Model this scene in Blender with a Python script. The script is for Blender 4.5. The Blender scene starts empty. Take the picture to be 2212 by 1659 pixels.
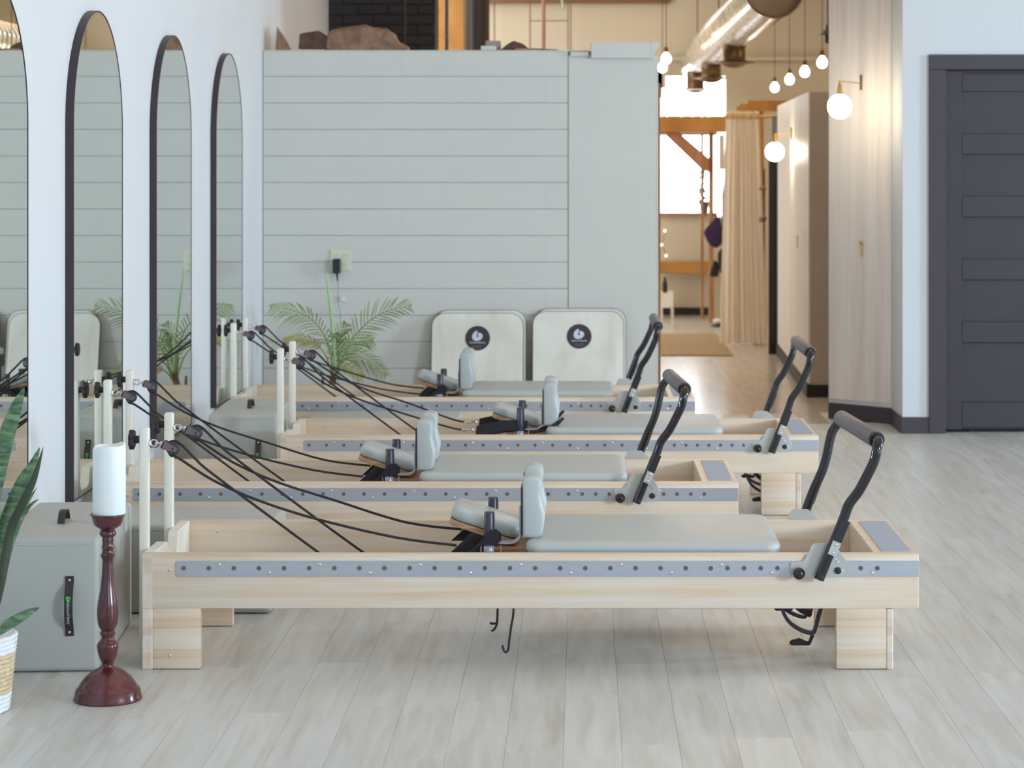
import bpy, bmesh, math, random
from mathutils import Vector, Matrix, noise
random.seed(7)
PI = math.pi
C = bpy.context.scene.collection
F = 5000.0; VX, VY, EYE = 1257.0, 362.0, 1.517       # focal length in pixels, vanishing point, eye height

# ---------------------------------------------------------------- camera, world, light, exposure
cam_d = bpy.data.cameras.new('camera'); cam = bpy.data.objects.new('camera', cam_d); C.objects.link(cam)
cam.location = (0, 0, EYE); cam.rotation_euler = (PI/2, 0, 0)
cam_d.sensor_width = 36; cam_d.lens = F/2212*36
cam_d.shift_x = (1106-VX)/2212; cam_d.shift_y = (VY-829.5)/2212
cam_d.clip_end = 200
cam_d.dof.use_dof = True; cam_d.dof.focus_distance = 7.6; cam_d.dof.aperture_fstop = 5.6
bpy.context.scene.camera = cam
sc = bpy.context.scene
sc.view_settings.view_transform = 'Standard'; sc.view_settings.look = 'None'
sc.view_settings.gamma = 1; sc.view_settings.use_curve_mapping = False
sc.view_settings.exposure = -0.11
w = bpy.data.worlds.new('sky'); sc.world = w; w.use_nodes = True
w.node_tree.nodes['Background'].inputs[0].default_value = (0.86, 0.94, 1.0, 1)
w.node_tree.nodes['Background'].inputs[1].default_value = 9.0

def area(name, loc, rot, sx, sy, power, col):
    l = bpy.data.lights.new(name, 'AREA'); l.shape = 'RECTANGLE'; l.size = sx; l.size_y = sy
    l.energy = power; l.color = col
    o = bpy.data.objects.new(name, l); C.objects.link(o); o.location = loc; o.rotation_euler = rot
    return o
DAY = (0.64, 0.815, 1.0)
area('daylight', (11.8, -1.6, 2.5), (0, PI/2, math.radians(-42)), 1.8, 1.9, 1120, DAY)
area('daylight', (12.7, 9.3, 2.2), (0, PI/2, math.radians(6)), 1.3, 1.3, 800, DAY)
area('daylight', (3.0, -3.1, 2.0), (PI/2, 0, 0), 2.6, 2.2, 100, DAY)  # added cool fill from behind the camera, not a window
WARM = (1.0, 0.74, 0.48)
area('warm_fill', (1.2, 19.6, 3.9), (0, 0, 0), 1.6, 3.6, 42, WARM)  # added warm fill to brighten the corridor, not a fitting
area('warm_fill', (1.4, 15.2, 3.9), (0, 0, 0), 1.0, 1.2, 44, WARM)  # added warm fill by the corridor mouth
area('warm_fill', (-0.6, 21.0, 3.9), (0, 0, 0), 2.0, 2.0, 22, WARM)  # added warm fill behind the shiplap partition
area('warm_fill', (0.8, 8.0, 3.9), (0, 0, 0), 3.5, 7.0, 52, (1.0, 0.66, 0.46))  # added warm fill over the studio, warms the shadows

# ---------------------------------------------------------------- helpers
def P(px, py, s): return Vector(((px-VX)/s, F/s, EYE-(py-VY)/s))
def PX(px, s): return (px-VX)/s
def PZ(py, s): return EYE-(py-VY)/s

class MB:
    def __init__(self): self.bm = bmesh.new()
    def box(self, x0, x1, y0, y1, z0, z1, bev=0.0, seg=1, M=None):
        b = bmesh.new()
        m = Matrix.Translation(((x0+x1)/2, (y0+y1)/2, (z0+z1)/2)) @ Matrix.Diagonal((x1-x0, y1-y0, z1-z0, 1))
        bmesh.ops.create_cube(b, size=1, matrix=m)
        if bev > 0: bmesh.ops.bevel(b, geom=b.edges[:], offset=bev, segments=seg, profile=.5, affect='EDGES')
        if M: bmesh.ops.transform(b, matrix=M, verts=b.verts)
        self.merge(b); return self
    def merge(self, b):
        me = bpy.data.meshes.new('t'); b.to_mesh(me); b.free(); self.bm.from_mesh(me); bpy.data.meshes.remove(me)
    def prism(self, pts, axis='y', a=0.0, b=0.1, bev=0.0, seg=1, M=None):
        # polygon in the two remaining axes, extruded from a to b
        t = bmesh.new(); lo = []; hi = []
        def mk(p, v):
            if axis == 'y': return (p[0], v, p[1])
            if axis == 'x': return (v, p[0], p[1])
            return (p[0], p[1], v)
        lo = [t.verts.new(mk(p, a)) for p in pts]; hi = [t.verts.new(mk(p, b)) for p in pts]
        n = len(pts); f1 = t.faces.new(lo); f2 = t.faces.new(hi[::-1])
        for i in range(n): t.faces.new((lo[i], hi[i], hi[(i+1) % n], lo[(i+1) % n]))
        bmesh.ops.recalc_face_normals(t, faces=t.faces)
        if bev > 0:
            es = [e for e in t.edges if (e.link_faces[0] in (f1, f2) or e.link_faces[1] in (f1, f2))]
            bmesh.ops.bevel(t, geom=es, offset=bev, segments=seg, profile=.5, affect='EDGES')
        if M: bmesh.ops.transform(t, matrix=M, verts=t.verts)
        self.merge(t); return self
    def tube(self, pts, r, n=10, caps=True, smooth=0):
        pts = [Vector(p) for p in pts]
        if smooth: pts = spline(pts, smooth)
        rs = r if isinstance(r, (list, tuple)) else None
        rings = []; up = None
        for i, p in enumerate(pts):
            d = (pts[min(i+1, len(pts)-1)] - pts[max(i-1, 0)]).normalized()
            if up is None:
                up = Vector((0, 0, 1)) if abs(d.z) < .9 else Vector((1, 0, 0))
            u = (up - d*up.dot(d)).normalized(); v = d.cross(u); up = u
            rr = r
            if rs:
                t = i/(len(pts)-1)*(len(rs)-1); k = min(int(t), len(rs)-2); rr = rs[k]+(rs[k+1]-rs[k])*(t-k)
            rings.append([self.bm.verts.new(p+rr*(math.cos(2*PI*j/n)*u+math.sin(2*PI*j/n)*v)) for j in range(n)])
        for a, b in zip(rings, rings[1:]):
            for j in range(n): self.bm.faces.new((a[j], a[(j+1) % n], b[(j+1) % n], b[j]))
        if caps: self.bm.faces.new(rings[0][::-1]); self.bm.faces.new(rings[-1])
        return self
    def cyl(self, p0, p1, r, n=20, bev=0.0):
        if bev:
            p0 = Vector(p0); p1 = Vector(p1); d = (p1-p0).normalized()
            return self.tube([p0, p0+d*1e-4, p0+d*bev, p1-d*bev, p1-d*1e-4, p1][0:6], 1, n) if False else self._bc(p0, p1, d, r, n, bev)
        return self.tube([p0, p1], r, n)
    def _bc(self, p0, p1, d, r, n, b):
        up = Vector((0, 0, 1)) if abs(d.z) < .9 else Vector((1, 0, 0))
        u = (up-d*up.dot(d)).normalized(); v = d.cross(u); rings = []
        for p, rr in ((p0, r-b), (p0+d*b*.3, r-b*.3), (p0+d*b, r), (p1-d*b, r), (p1-d*b*.3, r-b*.3), (p1, r-b)):
            rings.append([self.bm.verts.new(p+rr*(math.cos(2*PI*j/n)*u+math.sin(2*PI*j/n)*v)) for j in range(n)])
        for a, c in zip(rings, rings[1:]):
            for j in range(n): self.bm.faces.new((a[j], a[(j+1) % n], c[(j+1) % n], c[j]))
        self.bm.faces.new(rings[0][::-1]); self.bm.faces.new(rings[-1]); return self
    def lathe(self, prof, c=(0, 0, 0), n=40, sx=1, sy=1):
        c = Vector(c); rings = []
        for r, z in prof:
            rings.append([self.bm.verts.new(c+Vector((sx*r*math.cos(2*PI*j/n), sy*r*math.sin(2*PI*j/n), z))) for j in range(n)])
        for a, b in zip(rings, rings[1:]):
            for j in range(n): self.bm.faces.new((a[j], a[(j+1) % n], b[(j+1) % n], b[j]))
        if prof[0][0] > 1e-5: self.bm.faces.new(rings[0][::-1])
        if prof[-1][0] > 1e-5: self.bm.faces.new(rings[-1])
        bmesh.ops.remove_doubles(self.bm, verts=self.bm.verts, dist=1e-6)
        return self
    def ball(self, c, r, u=20, v=12, sc=(1, 1, 1)):
        bmesh.ops.create_uvsphere(self.bm, u_segments=u, v_segments=v, radius=r,
            matrix=Matrix.Translation(c) @ Matrix.Diagonal((*sc, 1))); return self
    def ribbon(self, pts, wdir, wd, th):
        # strap along pts, width wd along wdir, thickness th
        pts = [Vector(p) for p in pts]; wdir = [Vector(q).normalized() for q in wdir] if isinstance(wdir, list) else [Vector(wdir).normalized()]*len(pts)
        rings = []
        for i, p in enumerate(pts):
            d = (pts[min(i+1, len(pts)-1)] - pts[max(i-1, 0)]).normalized(); W = wdir[i]
            n = d.cross(W).normalized()
            rings.append([self.bm.verts.new(p+W*a*wd/2+n*b*th/2) for a, b in ((-1, -1), (1, -1), (1, 1), (-1, 1))])
        for a, b in zip(rings, rings[1:]):
            for j in range(4): self.bm.faces.new((a[j], a[(j+1) % 4], b[(j+1) % 4], b[j]))
        self.bm.faces.new(rings[0][::-1]); self.bm.faces.new(rings[-1]); return self
    def xf(self, M): bmesh.ops.transform(self.bm, matrix=M, verts=self.bm.verts); return self
    def build(self, name, m, parent=None, smooth=35, origin=None):
        me = bpy.data.meshes.new(name)
        bmesh.ops.recalc_face_normals(self.bm, faces=self.bm.faces)
        if origin is not None: bmesh.ops.translate(self.bm, verts=self.bm.verts, vec=-Vector(origin))
        self.bm.to_mesh(me); self.bm.free(); me.materials.append(m)
        if smooth:
            me.polygons.foreach_set('use_smooth', [True]*len(me.polygons)); me.set_sharp_from_angle(angle=math.radians(smooth))
        o = bpy.data.objects.new(name, me); C.objects.link(o)
        if origin is not None: o.location = origin
        if parent: o.parent = parent
        return o

def spline(pts, k):
    out = []; n = len(pts)
    for i in range(n-1):
        p0 = pts[max(i-1, 0)]; p1 = pts[i]; p2 = pts[i+1]; p3 = pts[min(i+2, n-1)]
        for j in range(k):
            t = j/k
            out.append(0.5*((2*p1)+(p2-p0)*t+(2*p0-5*p1+4*p2-p3)*t*t+(3*p1-p0-3*p2+p3)*t**3))
    out.append(pts[-1]); return out

def rrect(x0, x1, z0, z1, r, k=6, corners=(1, 1, 1, 1)):
    pts = []
    for (cx, cz, a0, on, qx, qz) in ((x1-r, z1-r, 0, corners[0], x1, z1), (x0+r, z1-r, 90, corners[1], x0, z1), (x0+r, z0+r, 180, corners[2], x0, z0), (x1-r, z0+r, 270, corners[3], x1, z0)):
        if on:
            for i in range(k+1):
                a = math.radians(a0+90*i/k); pts.append((cx+r*math.cos(a), cz+r*math.sin(a)))
        else: pts.append((qx, qz))
    return pts

def tag(o, label, cat, group=None, kind=None):
    o['label'] = label; o['category'] = cat
    if group: o['group'] = group
    if kind: o['kind'] = kind
    return o
def thing(name, label, cat, loc=(0, 0, 0), rz=0, group=None):
    o = bpy.data.objects.new(name, None); C.objects.link(o); o.location = loc; o.rotation_euler = (0, 0, rz)
    o.empty_display_size = .1
    return tag(o, label, cat, group)
def struct(o): o['kind'] = 'structure'; return o
def inst(name, src, parent, loc, rot=None):
    o = bpy.data.objects.new(name, src if isinstance(src, bpy.types.Mesh) else src.data); C.objects.link(o); o.location = loc
    if rot: o.rotation_euler = rot
    o.parent = parent; return o
def copy_tree(o, parent=None):
    c = o.copy(); C.objects.link(c)
    if parent: c.parent = parent
    for ch in list(o.children): copy_tree(ch, c)
    return c

# ---------------------------------------------------------------- materials
def lin(c):
    return tuple((x/12.92 if x <= .04045 else ((x+.055)/1.055)**2.4) for x in [v/255 for v in c])
def base(name, rough=.5, metal=0.0, spec=.5):
    m = bpy.data.materials.new(name); m.use_nodes = True; nt = m.node_tree; b = nt.nodes['Principled BSDF']
    b.inputs['Roughness'].default_value = rough; b.inputs['Metallic'].default_value = metal
    b.inputs['Specular IOR Level'].default_value = spec
    return m, nt, b
def N(nt, t, **kw):
    n = nt.nodes.new(t)
    for k, v in kw.items(): setattr(n, k, v)
    return n
def ramp(nt, fac, stops):
    r = N(nt, 'ShaderNodeValToRGB'); e = r.color_ramp.elements
    while len(e) < len(stops): e.new(.5)
    for i, (p, c) in enumerate(stops): e[i].position = p; e[i].color = (*c, 1)
    nt.links.new(fac, r.inputs[0]); return r.outputs[0]
def coords(nt, scale=(1, 1, 1), kind='Object', rnd=False):
    t = N(nt, 'ShaderNodeTexCoord'); m = N(nt, 'ShaderNodeMapping'); m.inputs['Scale'].default_value = scale
    nt.links.new(t.outputs[kind], m.inputs[0])
    if rnd:
        oi = N(nt, 'ShaderNodeObjectInfo'); mu = N(nt, 'ShaderNodeVectorMath', operation='SCALE'); cb = N(nt, 'ShaderNodeCombineXYZ')
        for i in range(3): nt.links.new(oi.outputs['Random'], cb.inputs[i])
        nt.links.new(cb.outputs[0], mu.inputs[0]); mu.inputs['Scale'].default_value = 37.0
        nt.links.new(mu.outputs[0], m.inputs['Location'])
    return m.outputs[0]
def mat(name, rgb, rough=.5, metal=0.0, var=.05, scale=6.0, bump=0.0, bscale=60.0, spec=.5, sc3=(1, 1, 1)):
    m, nt, b = base(name, rough, metal, spec); c = lin(rgb)
    v = coords(nt, sc3); n = N(nt, 'ShaderNodeTexNoise'); n.inputs['Scale'].default_value = scale; n.inputs['Detail'].default_value = 4
    nt.links.new(v, n.inputs[0])
    lo = tuple(x*(1-var) for x in c); hi = tuple(min(1, x*(1+var)) for x in c)
    nt.links.new(ramp(nt, n.outputs[0], [(.3, lo), (.7, hi)]), b.inputs['Base Color'])
    if bump:
        n2 = N(nt, 'ShaderNodeTexNoise'); n2.inputs['Scale'].default_value = bscale; n2.inputs['Detail'].default_value = 3; nt.links.new(v, n2.inputs[0])
        bp = N(nt, 'ShaderNodeBump'); bp.inputs['Strength'].default_value = bump; bp.inputs['Distance'].default_value = .002
        nt.links.new(n2.outputs[0], bp.inputs['Height']); nt.links.new(bp.outputs[0], b.inputs['Normal'])
    return m
def emit(name, rgb, st):
    m, nt, b = base(name, .4); c = rgb
    b.inputs['Base Color'].default_value = (*c, 1); b.inputs['Emission Color'].default_value = (*c, 1); b.inputs['Emission Strength'].default_value = st
    n = N(nt, 'ShaderNodeTexNoise'); n.inputs['Scale'].default_value = 5
    nt.links.new(ramp(nt, n.outputs[0], [(.0, tuple(x*.97 for x in c)), (1, c)]), b.inputs['Base Color'])
    return m

def wood(name, cols, grain=(1, 18, 18), rough=.45, board=0.0, rnd=False, axis='z', spec=.4, tint=.0):
    """laminated wood: strips of slightly different colour stacked along one axis, fine grain along another"""
    m, nt, b = base(name, rough, 0, spec)
    v = coords(nt, grain, rnd=rnd); n = N(nt, 'ShaderNodeTexNoise'); n.inputs['Scale'].default_value = 1.6; n.inputs['Detail'].default_value = 5; n.inputs['Distortion'].default_value = .6
    nt.links.new(v, n.inputs[0]); fac = n.outputs[0]
    if board:
        t = N(nt, 'ShaderNodeTexCoord'); s = N(nt, 'ShaderNodeSeparateXYZ'); nt.links.new(t.outputs['Object'], s.inputs[0])
        d = N(nt, 'ShaderNodeMath', operation='DIVIDE'); nt.links.new(s.outputs['XYZ'.index(axis.upper())], d.inputs[0]); d.inputs[1].default_value = board
        fl = N(nt, 'ShaderNodeMath', operation='FLOOR'); nt.links.new(d.outputs[0], fl.inputs[0])
        wn = N(nt, 'ShaderNodeTexWhiteNoise', noise_dimensions='1D'); nt.links.new(fl.outputs[0], wn.inputs['W'])
        mx = N(nt, 'ShaderNodeMath', operation='MULTIPLY_ADD'); nt.links.new(wn.outputs[0], mx.inputs[0]); mx.inputs[1].default_value = .28
        ml = N(nt, 'ShaderNodeMath', operation='MULTIPLY'); nt.links.new(fac, ml.inputs[0]); ml.inputs[1].default_value = .74
        nt.links.new(ml.outputs[0], mx.inputs[2]); fac = mx.outputs[0]
    k = len(cols)
    col = ramp(nt, fac, [(.25+.5*i/(k-1), lin(c)) for i, c in enumerate(cols)])
    if tint:
        oi = N(nt, 'ShaderNodeObjectInfo'); mr = N(nt, 'ShaderNodeMapRange'); mr.inputs['To Min'].default_value = 1-tint; mr.inputs['To Max'].default_value = 1+tint*.6
        nt.links.new(oi.outputs['Random'], mr.inputs[0])
        mv = N(nt, 'ShaderNodeVectorMath', operation='SCALE'); nt.links.new(col, mv.inputs[0]); nt.links.new(mr.outputs[0], mv.inputs['Scale']); col = mv.outputs[0]
    nt.links.new(col, b.inputs['Base Color'])
    bp = N(nt, 'ShaderNodeBump'); bp.inputs['Strength'].default_value = .12; bp.inputs['Distance'].default_value = .001
    nt.links.new(n.outputs[0], bp.inputs['Height']); nt.links.new(bp.outputs[0], b.inputs['Normal'])
    return m

M_white = mat('white_wall_paint', (214, 215, 215), .7, var=.012, scale=2, bump=.08, bscale=90)
M_board = mat('shiplap_paint', (208, 206, 197), .6, var=.015, scale=3, bump=.05, bscale=50)
M_gap = mat('shiplap_backing', (176, 182, 182), .9)
M_tan = mat('tan_wall_paint', (200, 186, 162), .8, var=.03, scale=1.2)
M_ceil = mat('ceiling_paint', (205, 200, 192), .9)
M_trimdk = mat('charcoal_trim_paint', (66, 57, 64), .55, var=.04)
M_doordk = mat('charcoal_door_paint', (56, 48, 54), .5, var=.05, scale=3)
M_floorw = wood('pale_oak_plank', [(196, 189, 178), (206, 204, 196), (213, 213, 208), (219, 220, 217)], grain=(16, 1.3, 16), rough=.36, rnd=True, tint=.06, spec=.45)
M_floorfar = wood('pale_oak_floor', [(178, 164, 148), (192, 181, 168), (202, 194, 184)], grain=(16, 1.3, 16), rough=.2, spec=.9, board=.152, axis='x')
M_sub = mat('floor_joint', (172, 162, 150), .9)
M_maple = wood('laminated_maple', [(216, 180, 144), (224, 199, 170), (229, 210, 188), (233, 219, 203)], grain=(1.2, 14, 26), rough=.38, board=.031, axis='z')
M_maple2 = wood('end_grain_maple', [(214, 186, 166), (224, 204, 186), (234, 220, 204)], grain=(18, 14, 9), rough=.4, board=.026, axis='z')
M_mapletop = wood('maple_plywood_edge', [(172, 134, 100), (190, 152, 116), (204, 172, 138)], grain=(3, 3, 60), rough=.5, board=.006, axis='z')
M_post = wood('pale_post_maple', [(222, 212, 192), (232, 226, 210), (238, 234, 222)], grain=(14, 14, 1.5), rough=.4)
M_rail = mat('anodised_aluminium', (184, 187, 194), .38, .5, var=.03, scale=3)
M_hole = mat('rail_hole_shade', (112, 94, 84), .8)
M_chrome = mat('chrome', (220, 222, 226), .16, 1.0, var=.02)
M_zinc = mat('zinc_plate', (194, 195, 188), .4, .35, var=.06, scale=12)
M_blk = mat('black_enamel', (27, 19, 24), .14, 0, var=.05, spec=.6)
M_blkpl = mat('black_plastic', (38, 34, 36), .45, var=.05)
M_post_blk = mat('charcoal_rubber', (58, 55, 66), .32, var=.04)
M_rope = mat('black_rope', (44, 40, 40), .8, var=.15, scale=200)
M_web = mat('black_webbing', (36, 33, 40), .85, var=.1, scale=90, bump=.3, bscale=500)
M_grip = mat('grey_foam_grip', (112, 106, 110), .5, var=.05, scale=20, bump=.1)
M_vinyl = mat('sage_grey_vinyl', (186, 192, 189), .42, var=.02, scale=5, bump=.06, bscale=220)
M_vinyl2 = mat('sage_grey_vinyl_side', (180, 180, 173), .5, var=.02, scale=4, bump=.08, bscale=200)
M_pad = mat('blue_grey_grip_sheet', (172, 182, 196), .7, var=.04, scale=300)
M_clear = mat('clear_plastic_cap', (150, 152, 165), .12, 0, spec=.8)
M_leather = mat('black_leather', (52, 46, 50), .5, var=.1, scale=40, bump=.2, bscale=200)
M_birch = wood('pale_birch', [(214, 208, 192), (226, 221, 208), (234, 230, 220)], grain=(5, 5, 1.2), rough=.45)
M_ink = mat('black_sticker', (52, 46, 48), .5)
M_inkw = mat('white_ink', (205, 212, 222), .6)
M_inkg = mat('grey_ink', (118, 112, 120), .6)
M_green_ink = mat('green_ink', (96, 190, 70), .6)
M_frame = mat('dark_bronze_frame', (66, 56, 62), .45, .3)
m, nt, b = base('mirror_glass', .0, 1.0); b.inputs['Base Color'].default_value = (.74, .79, .775, 1)
n = N(nt, 'ShaderNodeTexNoise'); n.inputs['Scale'].default_value = 2
nt.links.new(ramp(nt, n.outputs[0], [(0, (.77, .825, .80)), (1, (.79, .835, .815))]), b.inputs['Base Color']); M_mirror = m
M_mahog = wood('mahogany_lacquer', [(56, 22, 26), (84, 34, 38), (108, 50, 50)], grain=(8, 8, 2), rough=.16, spec=.7)
m = mat('wax', (236, 240, 238), .45, var=.01); m.node_tree.nodes['Principled BSDF'].inputs['Subsurface Weight'].default_value = .3
m.node_tree.nodes['Principled BSDF'].inputs['Subsurface Radius'].default_value = (.02, .015, .01); M_wax = m
M_palm = mat('palm_green', (134, 152, 84), .5, var=.25, scale=5)
M_palmy = mat('palm_yellowing', (176, 168, 92), .55, var=.2, scale=6)
M_palmst = mat('palm_stem_green', (160, 188, 130), .5, var=.1)
M_trunk = mat('palm_trunk_brown', (128, 92, 66), .8, var=.3, scale=20, bump=.5)
M_soil = mat('potting_soil', (70, 52, 40), .95, var=.3, scale=30)
M_pot = mat('grey_ceramic', (150, 150, 148), .5)
m, nt, b = base('snake_plant_leaf', .38)
v = coords(nt, (7, 7, 26)); wv = N(nt, 'ShaderNodeTexNoise'); wv.inputs['Scale'].default_value = 2.2; wv.inputs['Detail'].default_value = 5; wv.inputs['Distortion'].default_value = .8
nt.links.new(v, wv.inputs[0]); nt.links.new(ramp(nt, wv.outputs[0], [(.36, lin((56, 82, 58))), (.5, lin((84, 114, 80))), (.64, lin((118, 148, 108)))]), b.inputs['Base Color']); M_snake = m
M_snakedk = mat('dark_snake_leaf', (50, 56, 40), .4, var=.25, scale=14)
M_basket = mat('straw_rope', (214, 190, 156), .8, var=.2, scale=60, bump=.5, bscale=90)
M_basketw = mat('white_rope', (232, 232, 230), .8, var=.06, scale=60, bump=.5, bscale=90)
M_brass = mat('brass', (196, 152, 84), .3, .9)
M_bronze = mat('bronze', (120, 92, 66), .35, .8)
M_globe = emit('lit_opal_glass', (1.0, .88, .66), 32)
M_bulb = emit('lit_bulb', (1.0, .84, .55), 22)
M_fairy = emit('fairy_bulb', (1.0, .80, .5), 6)
m, nt, b = base('spiral_duct_steel', .3, 1.0); v = coords(nt, (3, 10, 3)); n = N(nt, 'ShaderNodeTexNoise'); n.inputs['Scale'].default_value = 3
nt.links.new(v, n.inputs[0]); nt.links.new(ramp(nt, n.outputs[0], [(.3, lin((214, 204, 194))), (.7, lin((236, 230, 224)))]), b.inputs['Base Color'])
nt.links.new(ramp(nt, n.outputs[0], [(.3, (.16,)*3), (.7, (.3,)*3)]), b.inputs['Roughness']); M_duct = m
M_timber = wood('honey_timber', [(150, 100, 48), (184, 128, 64), (200, 146, 80)], grain=(2, 2, 2), rough=.55)
M_timber2 = wood('brown_timber', [(140, 98, 68), (168, 118, 80), (186, 136, 98)], grain=(9, 9, 1.2), rough=.6)
M_parti = wood('whitewashed_panel', [(218, 204, 196), (232, 222, 214), (240, 233, 228)], grain=(11, 11, .5), rough=.42)
M_endp = mat('partition_end_paint', (186, 170, 150), .7)
M_curtain = mat('sheer_cream_cloth', (240, 228, 212), .8, var=.03)
nt = M_curtain.node_tree; mxs = N(nt, 'ShaderNodeMixShader'); mxs.inputs[0].default_value = .5; tl = N(nt, 'ShaderNodeBsdfTranslucent'); tl.inputs[0].default_value = (*lin((238, 222, 200)), 1)
nt.links.new(nt.nodes['Principled BSDF'].outputs[0], mxs.inputs[1]); nt.links.new(tl.outputs[0], mxs.inputs[2]); nt.links.new(mxs.outputs[0], nt.nodes['Material Output'].inputs[0])
M_bblock = mat('black_painted_brick', (40, 36, 38), .6, var=.15, scale=12, bump=.4)
M_pipe = mat('copper_pink_pipe', (150, 108, 100), .5, .2)
M_dkpipe = mat('black_stove_pipe', (60, 52, 48), .4, .3)
M_rock = mat('driftwood_brown', (142, 108, 86), .85, var=.35, scale=16, bump=1.0, bscale=26)
M_bark = mat('dark_bark', (92, 66, 52), .9, var=.3, scale=14, bump=1.0, bscale=30)
M_plate = mat('ivory_plastic', (216, 216, 190), .4)
M_navy = mat('dark_purple_cloth', (54, 36, 70), .9, var=.2)
M_dark = mat('near_black_paint', (34, 28, 28), .6)
M_pinkcl = mat('dusty_pink_cloth', (168, 128, 116), .9, var=.15)
M_mat = mat('coir_runner', (160, 134, 100), .95, var=.12, scale=60, bump=.4)
M_terra = mat('plum_plant_pot', (110, 82, 84), .6)
M_leafdk = mat('grey_green_leaf', (106, 124, 104), .6, var=.2)
M_paper = mat('beige_print', (214, 198, 178), .7)

# ---------------------------------------------------------------- the setting
ZW = F/368.6            # depth of the shiplap wall
XL = -1.872             # left wall
BX0, BX1 = -0.0, 0.0
o = MB().box(XL-.3, 13.3, -3.4, 25.5, -.10, -.0072).build('floor', M_sub, smooth=0); struct(o); floor = o
PW = .152; PL = 1.22
cols = int(math.ceil((2.95-XL)/PW)); plank_src = {}
far = MB(); near_end = 13.2
GAP = .0006
def plank_mesh(wd, ln):
    k = (round(wd, 4), round(ln, 4))
    if k not in plank_src:
        mb = MB().box(0, wd, 0, ln, -.007, 0, .0004)
        me = bpy.data.meshes.new('plank'); mb.bm.to_mesh(me); mb.bm.free(); me.materials.append(M_floorw); plank_src[k] = me
    return plank_src[k]
for c in range(cols):
    x0 = XL+c*PW; wd = min(PW, 2.95-x0)-GAP
    if wd < .02: continue
    y = 5.0-((c*.47) % 1)*PL
    while y < near_end:
        o = bpy.data.objects.new('plank', plank_mesh(wd, PL-GAP)); C.objects.link(o); o.parent = floor
        o.location = (x0, y, 0); y += PL
    while y < 24.2:
        far.box(x0, x0+wd, y, y+PL-GAP, -.007, 0); y += PL
x = 2.95
far.box(2.952, 13.2, -3.2, 13.3, -.007, 0)
for c in range(cols):
    x0 = XL+c*PW; yy = 5.0-((c*.47) % 1)*PL
    far.box(x0, x0+PW-.0012, -3.2, yy-.0015, -.007, 0)
o = far.build('floor_planks', M_floorfar, floor, smooth=0); o['kind'] = 'stuff'

struct(MB().box(XL-.15, XL, -3.4, 17.1, 0, 4.0).build('wall_left', M_white, smooth=0))
struct(MB().box(XL-.3, 13.3, -3.4, 25.5, 4.0, 4.15).build('ceiling', M_ceil, smooth=0))
struct(MB().box(13.2, 13.35, -3.4, 25.5, 0, 4.0).build('wall_right', M_white, smooth=0))
struct(MB().box(XL-.15, 13.3, -3.4, -3.25, 0, 4.0).build('wall_front', M_white, smooth=0))

# shiplap half-height partition
SH = PZ(110, 368.6); XS = PX(1228, 368.6); XR = PX(1417, 368.6)
wb = struct(MB().box(XL, XR, ZW+.012, ZW+.13, 0, SH).build('wall_back', M_gap, smooth=0))
edges = [SH-.1555*i for i in range(1, 15)]
zt = SH
joints = [868, 1180]
for i in range(15):
    zb = max(0.0, SH-.149-.1555*i) if i else SH-.149
    if zt-zb < .02: break
    xj = PX(joints[i % 2], 368.6)
    for a, bb in ((XL+.004, xj-.0001), (xj+.0001, XS-.003)):
        MB().box(a, bb, ZW+random.uniform(-.0002, .0003), ZW+.013, zb+.0014, zt-(.0014 if i else 0), .0008).build('board', M_board, wb, smooth=0)
    zt = zb
MB().box(XS, XR, ZW-.004, ZW+.015, 0, SH-.025, .002).build('panel', M_board, wb, smooth=0)
MB().box(XR-.0, XR+.012, ZW-.004, ZW+.13, 0, SH-.03, .002).build('end_cap', M_board, wb, smooth=0)
MB().box(XL, PX(1272, 368.6), ZW-.006, ZW+.14, SH-.002, SH+.004, .001).build('top_ledge', M_board, wb, smooth=0)
t = struct(MB().box(PX(1232, 370), PX(1272, 370), ZW-.02, ZW+.1, PZ(121, 370), PZ(111, 370), .002).build('trim_1', M_board, smooth=0))
mp = [(0, 0), (.012, 0), (.016, .02), (.028, .05), (.046, .072), (.048, .088), (.048, .098), (0, .098)]
b0 = PX(1408, 372)
t2 = MB().box(PX(1277, 374), b0, ZW-.045, ZW+.14, PZ(123, 374), PZ(88, 374), .002)
t2.prism([(b0+.0005+p[0], PZ(123, 374)+p[1]*.96) for p in mp], 'y', ZW-.045, ZW+.14)
struct(t2.build('trim_2', M_board, smooth=0))

# right-hand walls and door
sD = 378.4; YD = F/sD
xc0, xc1 = 1.831, PX(2011, sD)
wr = MB().box(xc0, xc1, YD, YD+.5, 0, 4.0).box(xc1, 13.2, YD, YD+.14, PZ(118, sD)+.0, 4.0).box(3.05, 13.2, YD, YD+.14, 0, PZ(118, sD)+.001)
wr.prism([(1.831, F/364.8-.02), (1.831, F/364.8+.14), (1.60, F/356.6+.14), (1.497, F/356.6+.02), (1.497, F/356.6)], 'z', 0, 4.0)
struct(wr.build('wall_far_right', M_white, smooth=0))
pn = MB().prism([(1.829, F/364.8-.022), (1.829, F/364.8-.012), (1.497, F/356.6-.002), (1.495, F/356.6-.012)], 'z', .12, 4.0)
pan = struct(pn.build('wall_sconce_side', M_parti, smooth=0))
bbm = MB().box(xc0-.012, xc1, YD-.014, YD, 0, .093, .002)
bbm.box(xc0-.013, xc0, YD-.013, F/364.8, 0, .093, .002)
bbm.prism([(1.831, F/364.8-.036), (1.831, F/364.8-.018), (1.497, F/356.6-.006), (1.490, F/356.6-.024)], 'z', 0, .095)
struct(bbm.build('baseboard_right', M_trimdk, smooth=0))
xd = PX(2005, sD); xe = PX(2042, sD); zh = PZ(118, sD); zi = PZ(151, sD); xd = xc1-.012
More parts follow.
